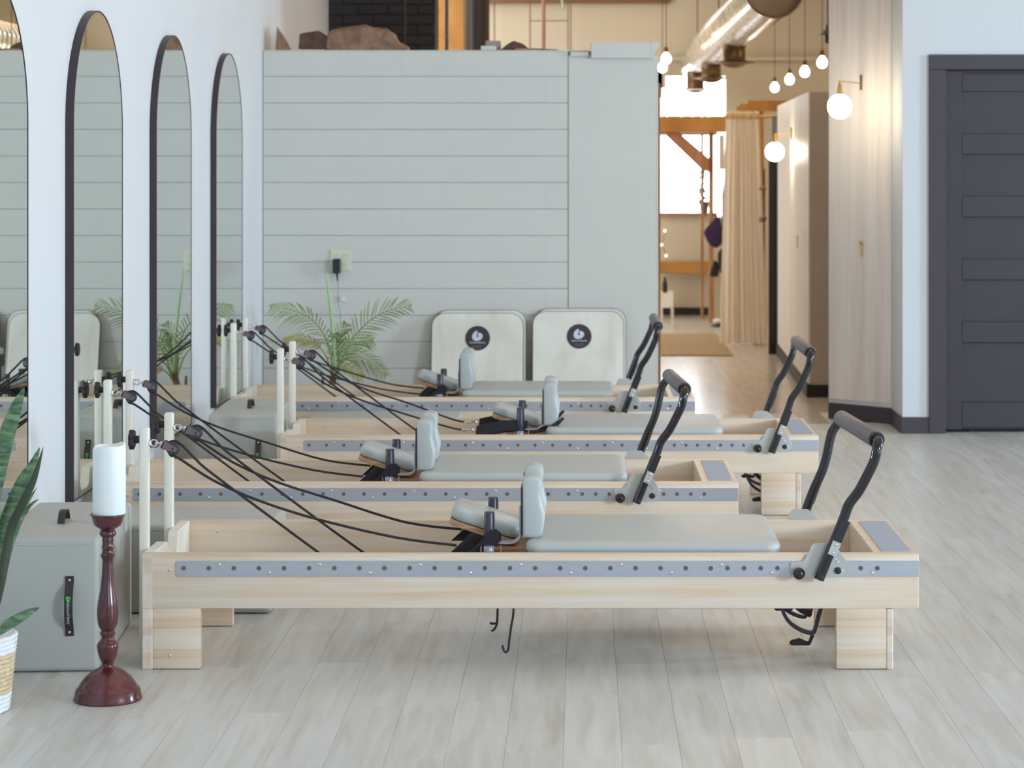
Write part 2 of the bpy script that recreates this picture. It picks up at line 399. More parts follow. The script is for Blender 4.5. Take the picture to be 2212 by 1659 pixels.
d1 = bpy.data.objects.new('door_1', None); C.objects.link(d1); d1.location = (xe, YD, 0); struct(d1)
def dpart(mb, name, m=M_doordk): mb.xf(Matrix.Translation((-xe, -YD, 0))); return mb.build(name, m, d1, smooth=0)
dpart(MB().box(xd, xe, YD-.02, YD+.1, 0, zi, .002), 'casing', M_trimdk)
dpart(MB().box(xd, 3.2, YD-.02, YD+.1, zi+.001, zh, .002), 'casing', M_trimdk)
dpart(MB().box(3.0, 3.1, YD-.02, YD+.1, 0, zi, .002), 'casing', M_trimdk)
dpart(MB().box(xe, 2.999, YD+.055, YD+.062, .018, zi-.002), 'door_panel')
xs = PX(2080, sD)
struct(MB().box(xe-.1, 3.2, YD+.145, YD+.2, -.007, 2.4).build('door_leak_block', M_dark, smooth=0))  # added unseen backing, keeps light from leaking through the door gaps
dpart(MB().box(xe, xs, YD+.032, YD+.056, .018, zi-.003, .002), 'stile')
dpart(MB().box(2.999-(xs-xe), 2.999, YD+.032, YD+.056, .018, zi-.003, .002), 'stile')
rails = [(158, 197), (289, 333), (424, 469), (560, 605), (696, 741), (870, 925)]
for a, bb in rails:
    dpart(MB().box(xs+.0005, 2.9985-(xs-xe), YD+.033, YD+.056, max(.02, PZ(bb, sD)), PZ(a, sD), .0025), 'rail')

# corridor partition with the second wall lamp
s2 = 327.0; YP = F/s2; zp = PZ(198, s2)
x20 = 1.508; x2e = 1.600; YB = F/266.0
wp = MB().prism([(x20, YP), (x2e, YB), (x2e+.10, YB), (1.70, YP+.02), (1.70, YP)], 'z', 0, zp)
struct(wp.build('wall_corridor', M_endp, smooth=0))
wf = MB().prism([(x20-.012, YP-.002), (x20-.001, YP-.002), (x2e-.001, YB), (x2e-.012, YB)], 'z', .09, zp-.001)
struct(wf.build('wall_corridor_side', M_parti, smooth=0))
bb2 = MB().box(x20-.02, 1.70, YP-.016, YP-.003, 0, .082).prism([(x20-.024, YP-.012), (x20-.013, YP-.012), (x2e-.013, YB), (x2e-.024, YB)], 'z', 0, .088)
struct(bb2.build('baseboard_corridor', M_dark, smooth=0))
d2 = bpy.data.objects.new('door_2', None); C.objects.link(d2); d2.location = (1.62, YB, 0); struct(d2)
MB().box(-.10, .02, .01, .06, 0, PZ(320, 262), .003).build('door_jamb', M_dark, d2, smooth=0)
MB().box(.0, .05, .06, .9, 0, 1.95, .003).build('door_leaf', M_dark, d2, smooth=0)

# far wall
sF = 209.6; YF = F/sF
fwm = MB(); XA, XB = -3.2, 4.2
wins = [(1424, 1568, 166, 249), (1426, 1548, 290, 460), (1549, 1578, 285, 470)]
def hole_wall(mb, holes, x0, x1, z0, z1, y0, y1):
    xsx = sorted({x0, x1, *[h[0] for h in holes], *[h[1] for h in holes]}); zs = sorted({z0, z1, *[h[2] for h in holes], *[h[3] for h in holes]})
    for a, bb in zip(xsx, xsx[1:]):
        for c, d in zip(zs, zs[1:]):
            mx, mz = (a+bb)/2, (c+d)/2
            if any(h[0] < mx < h[1] and h[2] < mz < h[3] for h in holes): continue
            mb.box(a, bb, y0, y1, c, d)
H = [(PX(1424, sF), PX(1568, sF), PZ(250, sF), PZ(164, sF)), (PX(1423, sF), PX(1548, sF), PZ(460, sF), PZ(286, sF)), (PX(1550, sF), PX(1586, sF), PZ(470, sF), PZ(284, sF))]
hole_wall(fwm, H, XA, XB, 0, 4.0, YF, YF+.2)
struct(fwm.build('wall_far', M_tan, smooth=0))
# stepped masonry at the left of the upper window
st = MB().box(PX(1415, 211), PX(1431, 211), F/211, F/211+.05, PZ(212, 211), PZ(150, 211)).box(PX(1415, 211), PX(1439, 211), F/211, F/211+.05, PZ(190, 211), PZ(150, 211))
struct(st.build('trim_3', M_tan, smooth=0))
struct(MB().box(PX(1424, sF), PX(1535, sF), YF-.03, YF, 0, .075).build('baseboard_far', M_dark, smooth=0))
w1 = bpy.data.objects.new('window_1', None); C.objects.link(w1); struct(w1)
MB().box(H[1][0], H[1][1], YF+.05, YF+.09, H[1][3]-.03, H[1][3]).box(H[1][0], H[1][1], YF-.06, YF+.12, H[1][2]-.03, H[1][2]).build('window_sill', M_timber2, w1, smooth=0)
# upper ledge line and steel beams
struct(MB().box(.9, XB, YF-.08, YF, PZ(131, sF), PZ(124, sF)).build('trim_4', M_tan, smooth=0))
struct(MB().box(-1.1, .9, YF-.1, YF, PZ(8, sF), PZ(-14, sF)).build('trim_5', M_bronze, smooth=0))
# side walls of the deep space
struct(MB().box(3.2, 3.35, F/364.8+.2, YF, 0, 4.0).build('wall_side_far', M_tan, smooth=0))
struct(MB().box(XL-1.4, XL-1.25, 17.1, YF, 0, 4.0).build('wall_side_left', M_tan, smooth=0))
# timber framing
def timber(name, mb, label, m=M_timber): return tag(mb.build(name, m, smooth=0), label, 'timber')
timber('timber_beam', MB().box(PX(1418, 222), PX(1568, 222), F/222, F/222+.2, PZ(286, 222), PZ(252, 222), .008), 'honey brown horizontal timber beam between the upper and lower corridor windows')
timber('timber_post', MB().box(PX(1532, 221), PX(1542, 221), F/221+.02, F/221+.12, 0, PZ(286, 222)-.001, .004), 'brown vertical timber post right of the bright corridor window', M_timber2)
timber('timber_post', MB().box(PX(1514, 215), PX(1520, 215), F/215, F/215+.05, 0, PZ(280, 215), .003), 'thin timber stud behind the diagonal brace in the corridor', M_timber2)
p0 = P(1436, 286, 222); p1 = P(1534, 382, 222)
ang = math.atan2(p1.z-p0.z, p1.x-p0.x); L = math.hypot(p1.x-p0.x, p1.z-p0.z)
Mx = Matrix.Translation(((p0.x+p1.x)/2, F/222+.1, (p0.z+p1.z)/2)) @ Matrix.Rotation(-ang, 4, 'Y')
hb = p1.x-p0.x
timber('timber_brace', MB().prism([(PX(1432, 222), PZ(285.5, 222)), (PX(1466, 222), PZ(285.5, 222)), (PX(1532, 222), PZ(342, 222)), (PX(1532, 222), PZ(372, 222)), (PX(1516, 222), PZ(366, 222))], 'y', F/222+.03, F/222+.12, .004), 'diagonal brown timber brace crossing the bright corridor window', M_timber2)
timber('timber_post', MB().box(PX(1419, 350), PX(1427, 350), F/350, F/350+.12, 0, PZ(180, 350), .003), 'slim brown timber post right behind the white partition end', M_timber2)
timber('timber_beam', MB().box(PX(1591, 246), PX(1598, 246), F/246, F/246+.1, PZ(240, 246), PZ(229, 246)).box(PX(1598, 246), PX(1615, 246), F/246, F/246+.1, PZ(240, 246), PZ(224, 246)).box(PX(1615, 246), 1.95, F/246, F/246+.1, PZ(240, 246), PZ(217, 246)).box(PX(1637, 246), PX(1650, 246), F/246+.02, F/246+.1, 0, PZ(240, 246)), 'stepped honey timber post and beam behind the cream curtain')
timber('wall_shelf', MB().box(PX(1424, 211), PX(1531, 211), F/211, F/211+.1, PZ(590, 211), PZ(566, 211), .004), 'low brown timber rail on the far wall under the window', M_timber)
# black brick chimney wall
sB = 292.0; YBk = F/sB
bw = struct(MB().box(XL-.1, PX(940, sB), YBk+.012, YBk+.4, 0, 4.0).build('wall_brick', M_dark, smooth=0))
bh = .075; br = 0
for r in range(14):
    z = 2.20+r*bh; off = (r % 2)*.11; x = XL+.002-off
    while x < PX(940, sB)-.01:
        a = max(x, XL+.002); e = min(x+.212, PX(940, sB))
        if e-a > .02: MB().box(a, e, YBk+random.uniform(-.002, .002), YBk+.014, z+.004, z+bh-.004, .002).build('brick', M_bblock, bw, smooth=0)
        x += .22

# things over the partition
tag(MB().cyl(P(874, 400, 300), P(874, -300, 300), .008, 10).build('conduit_pipe', M_dkpipe), 'thin dark conduit in front of the black brick wall', 'pipe')
cp = tag(MB().box(PX(943, 260), PX(1004, 260), F/260, F/260+.1, 0, 3.9, .01).build('timber_post', M_timber, smooth=0), 'narrow honey timber post between black bricks and the black stove pipe', 'timber')
tag(MB().cyl(P(965, 500, 285), P(965, -300, 285), .014, 12).build('steel_pole', M_grip), 'grey steel pole beside the black brick wall', 'pole')
for (cx, cy, r, lb) in ((955, 32, 8, 'upper left crumpled silver ornament on the narrow timber post'), (986, 50, 7, 'crumpled silver ornament right of the grey steel pole'), (976, 95, 7, 'lowest crumpled silver ornament by the grey steel pole')):
    tag(MB().ball(P(cx, cy, 259.4), r/258.5, 10, 6, (1, .35, 1.3)).build('foil_ornament', M_chrome), lb, 'ornament', 'silver ornaments behind the partition')
tag(MB().cyl(P(1031, 600, 270), P(1031, -300, 270), 26.5/270, 28).build('stove_pipe', M_dkpipe), 'wide black vertical stove pipe rising behind the white partition', 'pipe')
tag(MB().cyl(P(1174, 500, 240), P(1174, -300, 240), .018, 12).build('copper_pipe', M_pipe), 'pinkish copper vertical pipe in front of the tan upper wall', 'pipe')
cd = MB()
for px in (1068, 1145, 1227, 1233): cd.cyl(P(px, 700, 213), P(px, 6, 213), .006, 8)
cd.cyl(P(1145, 45, 213), P(1227, 45, 213), .005, 8)
tag(cd.build('wall_conduit', M_bronze), 'thin tan conduits branching over the far upper wall', 'pipe')
tag(MB().tube([P(1210, -20, 250), P(1216, 8, 250), P(1218, 20, 250)], .012, 10).build('ceiling_pipe', M_chrome), 'short bright bent pipe end near the top of the tan wall', 'pipe')

def lump(name, pts, y0, y1, m, label, cat, amp=.012):
    t = bmesh.new(); n = len(pts); rings = []
    zbase = min(p[1] for p in pts)
    K = 9
    for k in range(K+1):
        u = k/K; sc_ = math.sin(PI*(.12+.76*u))**.5
        cx = sum(p[0] for p in pts)/n
        ring = []
        for p in pts:
            q = Vector((cx+(p[0]-cx)*(.86+.14*sc_), y0+(y1-y0)*u, zbase+(p[1]-zbase)*(.6+.4*sc_)))
            if p[1] > zbase+1e-4:
                d = noise.noise(q*22)*amp+noise.noise(q*60)*amp*.4; q.z = max(zbase, q.z+d); q.x += d*.6; q.y += d
            ring.append(t.verts.new(q))
        rings.append(ring)
    for a, bb in zip(rings, rings[1:]):
        for j in range(n): t.faces.new((a[j], a[(j+1) % n], bb[(j+1) % n], bb[j]))
    t.faces.new(rings[0][::-1]); t.faces.new(rings[-1])
    mb = MB(); mb.merge(t); o = mb.build(name, m, smooth=50); return tag(o, label, cat)
def pxs(l, s, base=None):
    out = [(PX(a, s), PZ(bb, s)) for a, bb in l]
    return out
zl = SH+.004
def dense(pts, k=4):
    out = []
    for i in range(len(pts)):
        a = pts[i]; bb = pts[(i+1) % len(pts)]
        for j in range(k): out.append((a[0]+(bb[0]-a[0])*j/k, a[1]+(bb[1]-a[1])*j/k))
    return out
rk = pxs([(702, 108), (704, 82), (712, 66), (735, 60), (760, 55), (792, 53), (805, 60), (835, 62), (850, 72), (866, 92), (884, 104), (884, 108)], 367)
rk = [(a, zl if bb < zl+.012 else bb) for a, bb in rk]
lump('driftwood_log', dense(rk), ZW+.02, ZW+.13, M_rock, 'large rough brown driftwood lump on top of the white partition', 'driftwood')
bk = pxs([(652, 108), (654, 76), (690, 70), (705, 78), (725, 96), (728, 108)], 363); bk = [(a, zl if bb < zl+.012 else bb) for a, bb in bk]
lump('bark_slab', dense(bk), ZW+.022, ZW+.125, M_bark, 'dark bark slab left of the driftwood lump on the partition', 'bark')
wg = pxs([(598, 108), (600, 58), (612, 76), (622, 92), (632, 108)], 366); wg = [(a, zl if bb < zl+.015 else bb) for a, bb in wg]
lump('bark_wedge', dense(wg), ZW+.03, ZW+.09, M_rock, 'small pointed wood wedge on the partition by the left wall', 'bark', .004)
b2 = pxs([(1080, 108), (1095, 98), (1110, 90), (1128, 94), (1142, 106), (1142, 108)], 365); b2 = [(a, zl if bb < zl+.012 else bb) for a, bb in b2]
lump('bark_curl', dense(b2), ZW+.03, ZW+.1, M_bark, 'curled dark bark strip on the partition near the copper pipe', 'bark', .004)
tag(MB().box(PX(1039, 367), PX(1072, 367), ZW+.02, ZW+.08, zl, zl+.028, .004).build('mortar_block', M_board, smooth=0), 'small pale grey block beside the curled bark on the partition', 'block')
tag(MB().box(PX(1049, 366), PX(1082, 366), ZW+.082, ZW+.12, zl, zl+.06, .003).build('card_box', mat('mauve_card', (170, 155, 150), .8), smooth=0), 'small mauve card box behind the pale block on the partition', 'box')
tag(MB().box(PX(1112, 368), PX(1150, 368), ZW+.0, ZW+.028, zl, zl+.012, .002).build('wood_offcut', M_timber2, smooth=0), 'thin brown wood offcut in front of the curled bark strip', 'wood')
tag(MB().tube([P(1142, 107, 365)+Vector((0, .02, .005)), P(1205, 109.5, 365)+Vector((0, .02, .004))], .004, 8).build('twig', M_bark), 'thin dark twig lying on the partition ledge', 'twig')

# ---------------------------------------------------------------- mirrors
def mirror(near_y, label, idx):
    Wd, Ht, zb = .90, 1.81, .305
    root = thing('arched_mirror', label, 'mirror', (XL, near_y+Wd/2, zb), 0, 'arched wall mirrors')
    def prof(o):
        r = Wd/2-o; pts = [(-r, o), (r, o)]
        for i in range(37):
            a = PI*i/36; pts.append((r*math.cos(a), Ht-Wd/2+r*math.sin(a)))
        return pts
    outer = prof(0); inner = prof(.006)
    mb = MB(); bm = mb.bm; n = len(outer)
    D0, D1 = .001, .031
    vo0 = [bm.verts.new((D0, p[0], p[1])) for p in outer]; vo1 = [bm.verts.new((D1, p[0], p[1])) for p in outer]
    vi1 = [bm.verts.new((D1, p[0], p[1])) for p in inner]; vi0 = [bm.verts.new((D0, p[0], p[1])) for p in inner]
    for i in range(n):
        j = (i+1) % n
        bm.faces.new((vo0[i], vo0[j], vo1[j], vo1[i])); bm.faces.new((vo1[i], vo1[j], vi1[j], vi1[i])); bm.faces.new((vi1[i], vi1[j], vi0[j], vi0[i])); bm.faces.new((vi0[i], vi0[j], vo0[j], vo0[i]))
    mb.build('frame', M_frame, root, smooth=30)
    MB().prism(inner, 'x', .004, .0295).build('glass', M_mirror, root, smooth=0)
    return root
mirror(6.80, 'arched wall mirror cut by the left photo edge, nearest the viewer', 0)
mirror(8.385, 'arched wall mirror directly above and behind the white candle', 1)
mirror(10.02, 'arched wall mirror second from the far corner, reflecting the palm', 2)
mirror(11.66, 'arched wall mirror farthest away, nearest the shiplap corner', 3)

# ---------------------------------------------------------------- reformers
def logo_pts(s=1.0):
    # round leaf-like letter b: outer blob and inner drop
    o = [(-.06, 1.0), (-.45, .86), (-.78, .52), (-.98, .05), (-1.0, -.38), (-.82, -.76), (-.42, -1.0), (.05, -1.0), (.5, -.83), (.85, -.5), (1.0, -.1), (.9, .28), (.6, .52), (.3, .58), (.08, .5), (.0, .3), (.16, .05), (.2, -.12), (.08, -.26), (-.12, -.24), (-.2, -.06), (-.12, .24), (-.04, .6), (.02, .86)]
    return [(p[0]*s, p[1]*s) for p in o]
def text_mesh(txt, size, ext=.0004, align='CENTER'):
    cu = bpy.data.curves.new('t', 'FONT'); cu.body = txt; cu.size = size; cu.extrude = ext; cu.align_x = align; cu.align_y = 'CENTER'
    o = bpy.data.objects.new('t', cu); C.objects.link(o); dg = bpy.context.evaluated_depsgraph_get(); dg.update()
    me = bpy.data.meshes.new_from_object(o.evaluated_get(dg)); bpy.data.objects.remove(o); bpy.data.curves.remove(cu)
    return me

LEN, WID, TOP, BOT = 2.35, .69, .35, .184
hole_me = None
def ringmesh():
    mb = MB(); mb.cyl((0, -.0016, 0), (0, .002, 0), .0068, 14); me = bpy.data.meshes.new('hole'); mb.bm.to_mesh(me); mb.bm.free(); me.materials.append(M_hole); return me
def screwmesh():
    mb = MB(); mb.lathe([(0, .0022), (.003, .002), (.0052, .0008), (.0056, -.001)], n=12); mb.xf(Matrix.Rotation(PI/2, 4, 'X'))
    me = bpy.data.meshes.new('screw'); bmesh.ops.recalc_face_normals(mb.bm, faces=mb.bm.faces); mb.bm.to_mesh(me); mb.bm.free(); me.materials.append(M_chrome)
    me.polygons.foreach_set('use_smooth', [True]*len(me.polygons)); return me
HOLE = ringmesh(); SCREW = screwmesh()

def reformer(x0, y0, fb, label, twist=True, variant=0):
    R = thing('pilates_reformer', label, 'exercise machine', (x0, y0, 0), 0, 'wooden reformers in a staggered row')
    # side boards, legs
    for k, (a, bb) in enumerate(((0, .036), (WID-.036, WID))):
        MB().box(0, LEN, a, bb, BOT, TOP, .005, 2).build('side_board', M_maple, R)
        MB().box(.034, .178, a+.0005, bb-.0005, .002, BOT+.002, .004, 2).build('leg', M_maple, R)
        MB().box(2.10, 2.252, a+.0005, bb-.0005, .002, BOT+.002, .004, 2).build('leg', M_maple, R)
        ya, yb = (a-.0006, a+.15) if k == 0 else (bb-.15, bb+.0006)
        MB().box(.002, .0345, ya, yb, 0, BOT+.001, .003).box(.002, .0345, ya, ya+.02 if k == 0 else yb, BOT, TOP-.004, .002).build('corner_board', M_maple2, R)
        MB().box(2.2515, 2.272, ya, yb, 0, BOT-.001, .003).build('corner_board', M_maple2, R)
    # head end board with notch
    pts = [(.037, .19), (WID-.037, .19), (WID-.037, TOP), (.46, TOP), (.445, TOP-.004), (.435, TOP-.02), (.42, TOP-.055), (.40, TOP-.07), (.29, TOP-.07), (.27, TOP-.055), (.255, TOP-.02), (.245, TOP-.004), (.23, TOP), (.037, TOP)]
    MB().prism(pts, 'x', .002, .036, .002).build('end_board', M_post, R)
    # foot platform
    fp = MB().box(2.215, LEN-.001, .0362, WID-.0362, BOT+.01, TOP-.001, .003)
    fo = fp.build('foot_platform', M_maple, R)
    MB().prism(rrect(2.243, 2.333, .05, WID-.05, .006), 'z', TOP-.002, TOP+.0015).build('grip_sheet', M_pad, fo, smooth=0)
    # aluminium rails
    z0, z1 = .2815, .3290
    for k, yy in enumerate((-.0035, WID-.0005)):
        mb = MB().prism(rrect(.105, LEN-.0005, z0, z1, .008, 5, (0, 1, 1, 0)), 'y', yy, yy+.004, .0007)
        rl = mb.build('slotted_rail', M_rail, R, smooth=0)
        MB().box(.112, LEN-.0005, yy-.0008 if k == 0 else yy+.0035, yy+.0005 if k == 0 else yy+.0048, z0+.0055, z0+.0075).box(.112, LEN-.0005, yy-.0008 if k == 0 else yy+.0035, yy+.0005 if k == 0 else yy+.0048, z1-.0075, z1-.006).build('rail_lip', M_rail, rl, smooth=0)
        xs_ = [.129+.0758*i for i in range(22)]+[.129+.0758*21+.0503*i for i in range(1, 13)]
        if k == 0:
            for xx in xs_:
                if xx < LEN-.08: inst('peg_hole', HOLE, rl, (xx, yy, (z0+z1)/2+.002))
            up = True; xx = .236
            while xx < LEN-.1:
                inst('screw', SCREW, rl, (xx, yy, z1-.011 if up else z0+.012)); xx += .1517; up = not up
    inst('screw', SCREW, R, (.085, 0, .302)); inst('screw', SCREW, R, (.085, 0, .043))
    inst('screw', SCREW, R, (.125, WID-.036, .315)); inst('screw', SCREW, R, (.126, WID-.036, .158))
    # cross members
    MB().box(.66, .72, .037, WID-.037, .195, .225, .003).build('cross_member', M_maple, R)
    MB().box(1.98, 2.04, .037, WID-.037, .195, .225, .003).build('cross_member', M_maple, R)
    # riser posts with knobs, eyes and pulleys
    for k, yy in enumerate((.098, .520)):
        po = MB().box(-.026, .003, yy, yy+.036, .012, .72, .006, 2).build('riser_post', M_post, R)
        mb = MB(); c = (-.058, yy+.018, .682)
        mb.cyl((-.026, yy+.018, .682), (-.044, yy+.018, .682), .012, 14)
        pr = []
        for i in range(56):
            a = 2*PI*i/56; r = .029+.0022*math.cos(7*a); pr.append((yy+.018+r*math.cos(a), .682+r*math.sin(a)))
        mb.prism(pr, 'x', -.058, -.042, .003, 2); mb.build('knob', M_blkpl, po)
        # chrome hardware
        mb = MB(); y_ = yy+.018
        mb.cyl((.003, y_, .673), (.0065, y_, .673), .013, 16)
        cir = lambda cx, cz, r, ax: [(cx+r*math.cos(2*PI*i/14), y_+(r*.8*math.sin(2*PI*i/14) if ax else 0), cz+(0 if ax else r*math.sin(2*PI*i/14))) for i in range(15)]
        mb.tube(cir(.017, .671, .010, False), .0026, 8, False); mb.tube(cir(.030, .670, .009, True), .0026, 8, False)
        mb.cyl((.036, y_, .670), (.045, y_, .667), .0075, 12)
        hw = mb.build('swivel_eye', M_chrome, po)
        Mr = Matrix.Translation((.046, y_, .667)) @ Matrix.Rotation(math.radians(22), 4, 'Y')
        pb = MB()
        for q in (-.0125, .0105): pb.prism([(-.002, -.012), (.004, -.014), (.036, -.0075), (.046, -.006), (.047, .006), (.036, .0075), (.004, .014), (-.002, .012)], 'y', q, q+.002, .0004)
        pb.box(-.004, .003, -.0125, .0125, -.013, .013, .002)
        pb.xf(Mr); pu = pb.build('pulley', mat('bronze_grey_cheek', (128, 112, 110), .35, .5) if 'bronze_grey_cheek' not in bpy.data.materials else bpy.data.materials['bronze_grey_cheek'], R)
        wb_ = MB().cyl((.033, -.0095, 0), (.033, .0095, 0), .021, 28, .003).cyl((.033, -.014, 0), (.033, .014, 0), .004, 10)
        wb_.xf(Mr); wb_.build('pulley_wheel', M_post_blk, pu)
        # ropes
        wc = Mr @ Vector((.033, 0, 0))
        rr_ = .0041
        p_out = [(wc.x-.012, y_, wc.z+.019), (wc.x+.006, y_, wc.z+.0225), (wc.x+.026, y_, wc.z+.010), (.145, y_, .622), (.19, y_, .582), (.40, y_, .425), (.55, y_, .315), (.68, y_, .222)]
        MB().tube(p_out, rr_, 8, smooth=5).build('rope', M_rope, R)
        if k == 0: yE = .145
        else: yE = .46
        if variant == 1: end = [(.72, yE, .372), (.80, yE+.02, .352)]
        else: end = [(.76, yE, .376), (.945, yE, .352)]
        p_in = [(wc.x-.022, y_, wc.z+.006), (wc.x-.008, y_, wc.z-.0215), (wc.x+.016, y_, wc.z-.030), (.20, y_, .556), (.34, y_+.005, .493), (.52, y_+.015, .434)]+end
        MB().tube(p_in, rr_, 8, smooth=5).build('rope', M_rope, R)
    # carriage
    MB().box(.98, 1.93, .075, WID-.075, .300, .333, .004).build('carriage_base', M_mapletop, R)
    t = MB().prism(rrect(1.160, 1.940, .050, WID-.050, .05, 6), 'z', .334, .377, .021, 5)
    t.build('carriage_mat', M_vinyl, R, smooth=50)
    # headrest
    ph = .40
    Mh = Matrix.Translation((1.125, WID/2, .334)) @ Matrix.Rotation(math.radians(18), 4, 'Y')
    hb_ = MB().prism(rrect(-.222, 0, -.11, .11, .03, 5), 'z', 0, .018, .002); hb_.xf(Mh); ho = hb_.build('headrest_board', M_mapletop, R)
    hp = MB().prism(rrect(-.225, .003, -.115, .115, .04, 6), 'z', .0185, .062, .018, 5); hp.xf(Mh); hp.build('headrest_pad', M_vinyl, R, smooth=50)
    # shoulder rests
    prof = []
    xr = [(0, .0), (.050, .0), (.062, .012), (.068, .05), (.070, .07), (.062, .10), (.057, .13), (.060, .155), (.060, .172), (.052, .186), (.035, .19), (.0, .19)]
    def shoulder(yc):
        pf = []
        n_ = 16
        pts2 = [(0, .002), (.045, 0)]+[(x, z) for x, z in xr[2:10]]+[(.035, .190), (.012, .190), (0, .18)]
        mb = MB().prism(pts2, 'y', -.055, .055, .012, 3)
        mb.xf(Matrix.Translation((1.148, yc, .376)))
        so = mb.build('shoulder_pad', M_vinyl, R, smooth=45)
        MB().box(1.1435, 1.148, yc-.05, yc+.05, .385, .535, .002).build('backing_plate', M_blkpl, so, smooth=0)
        mb = MB(); path = [(1.055, yc-.01, .361), (1.10, yc-.01, .359), (1.122, yc-.01, .362), (1.135, yc-.01, .372), (1.140, yc-.01, .392), (1.141, yc-.01, .47)]
        mb.ribbon(spline([Vector(p) for p in path], 5), (0, 1, 0), .045, .0055); mb.build('bracket', M_chrome if False else M_rail, so)
    shoulder(.175); shoulder(.445)
    for yc in (.145, .460):
        po = MB().lathe([(0.0165, .0), (.0175, .02), (.0162, .095), (.0145, .099), (0, .099)], (1.046, yc, .357), 24).build('strap_post', M_post_blk, R)
        MB().lathe([(.0165, 0), (.0165, .018), (.0145, .022), (0, .022)], (1.046, yc-.035, .334), 20).build('cap_nut', M_clear, po)
        MB().cyl((1.022, yc-.03, .334), (1.022, yc-.03, .354), .003, 8).cyl((1.083, yc-.03, .334), (1.083, yc-.03, .356), .003, 8).build('bolt', M_chrome, po)
    # straps
    if variant == 0:
        def lx(l): return [((a-VX)/700+1.3314, EYE-(bb-VY)/700) for a, bb in l]
        for yc in (.145, .46):
            mb = MB()
            mb.prism(lx([(1052, 1150), (1068, 1140), (1078, 1150), (1080, 1168), (1066, 1180), (1034, 1204), (998, 1204), (1010, 1190), (1034, 1170)]), 'y', yc-.026, yc-.021, .001)
            mb.prism(lx([(1018, 1151), (1050, 1160), (1030, 1178), (994, 1204), (962, 1204), (990, 1178)]), 'y', yc+.008, yc+.013, .001)
            mb.prism(lx([(1050, 1152), (1070, 1144), (1082, 1154), (1082, 1170), (1066, 1180), (1040, 1186)]), 'y', yc+.021, yc+.026, .001)
            mb.box(1.070, 1.0745, yc-.024, yc+.024, .352, .390, .001)
            mb.build('strap_loop', M_web, R, smooth=0)
    else:
        for yc in (.16, .46):
            mb = MB()
            mb.tube([(.78, yc, .353), (.80, yc+.004, .358), (.815, yc, .352)], .005, 8).tube([(.812, yc-.01, .354), (.826, yc, .359), (.838, yc+.006, .352), (.846, yc, .349)], .004, 8); mb.build('snap_hook', M_chrome, R)
            mb = MB()
            mb.ribbon([(.85, yc-.02, .352), (.90, yc-.022, .362), (.96, yc-.024, .376), (1.02, yc-.024, .378), (1.066, yc-.02, .372), (1.074, yc+.004, .37), (1.062, yc+.022, .37), (.99, yc+.024, .366), (.90, yc+.012, .352), (.86, yc, .345)], (0.1, .25, 1), .048, .004)
            mb.ribbon([(1.08, yc-.02, .345), (1.15, yc-.03, .356), (1.20, yc-.03, .372), (1.225, yc-.02, .392), (1.21, yc-.01, .388), (1.16, yc, .37), (1.10, yc, .35)], (0, 1, .2), .016, .003)
            mb.tube([(1.09, yc-.04, .35), (1.16, yc-.05, .362), (1.21, yc-.045, .392), (1.232, yc-.03, .408), (1.225, yc-.015, .398), (1.17, yc-.005, .366), (1.11, yc, .352)], .006, 8, smooth=4)
            mb.build('strap_loop', M_web, R)
    # footbar with brackets
    fa = [(0, .289), (.038, .383), (.071, .464), (.086, .504), (.116, .545), (.141, .591), (.1616, .635), (.171, .676)]
    fbk = [(0, .289), (.033, .386), (.054, .441), (.0817, .503), (.0975, .554), (.1145, .631), (.1375, .668)] if twist else [(a*.96, z) for a, z in fa]
    if not twist: fa = [(a*.96, z+.016*(z-.289)/.4) for a, z in fa]; fbk = fa
    ya, yb = -.030, WID+.030
    A = [Vector((fb+a, ya, z)) for a, z in fa]; B = [Vector((fb+a, yb, z)) for a, z in fbk]
    tA = A[-1]+Vector((.004, .03, .018)); tB = B[-1]+Vector((.004, -.03, .018))
    d0 = (A[0]-A[1]).normalized()
    path = [A[0]+d0*.012]+A[1:]+[tA, tA+(tB-tA)*.15, tA+(tB-tA)*.5, tA+(tB-tA)*.85, tB]+B[:0:-1]+[B[0]+d0*.012]
    fo = MB().tube(path, .0155, 18, smooth=5).build('footbar', M_blk, R, smooth=50)
    g0 = tA+(tB-tA)*.02; g1 = tA+(tB-tA)*.98
    MB().cyl(g0, g1, .0265, 28, .003).build('foam_grip', M_grip, fo)
    for e_, dd in ((g0, -1), (g1, 1)):
        dr = (g1-g0).normalized()*dd; MB().cyl(e_-dr*.001, e_+dr*.006, .023, 20).build('grip_collar', M_blkpl, fo)
    # strip and silver strap on the near arm
    for side, arm, yy in ((0, A, ya-.0165), (1, B, yb+.0125)):
        dv = (arm[2]-arm[1]).normalized(); nx = Vector((dv.z, 0, -dv.x))
        def quad(c0, c1, wdt, th, nm, m, par):
            pts = [c0-nx*wdt/2, c1-nx*wdt/2, c1+nx*wdt/2, c0+nx*wdt/2]
            return MB().prism([(p.x, p.z) for p in pts], 'y', yy, yy+th, .0008).build(nm, m, par, smooth=0)
        off = nx*.006
        s1 = quad(arm[1]-dv*.030+off, arm[1]+dv*.014+off, .026, .004, 'strap_plate', M_zinc, fo)
        quad(arm[1]+dv*.0145+off, arm[1]+dv*.083+off, .027, .0045, 'black_strip', M_blkpl, fo)
        if side == 0:
            for q in (-.021, .005): inst('screw', SCREW, s1, (arm[1]+dv*q+off).to_tuple()[:1]+(yy, (arm[1]+dv*q+off).z))
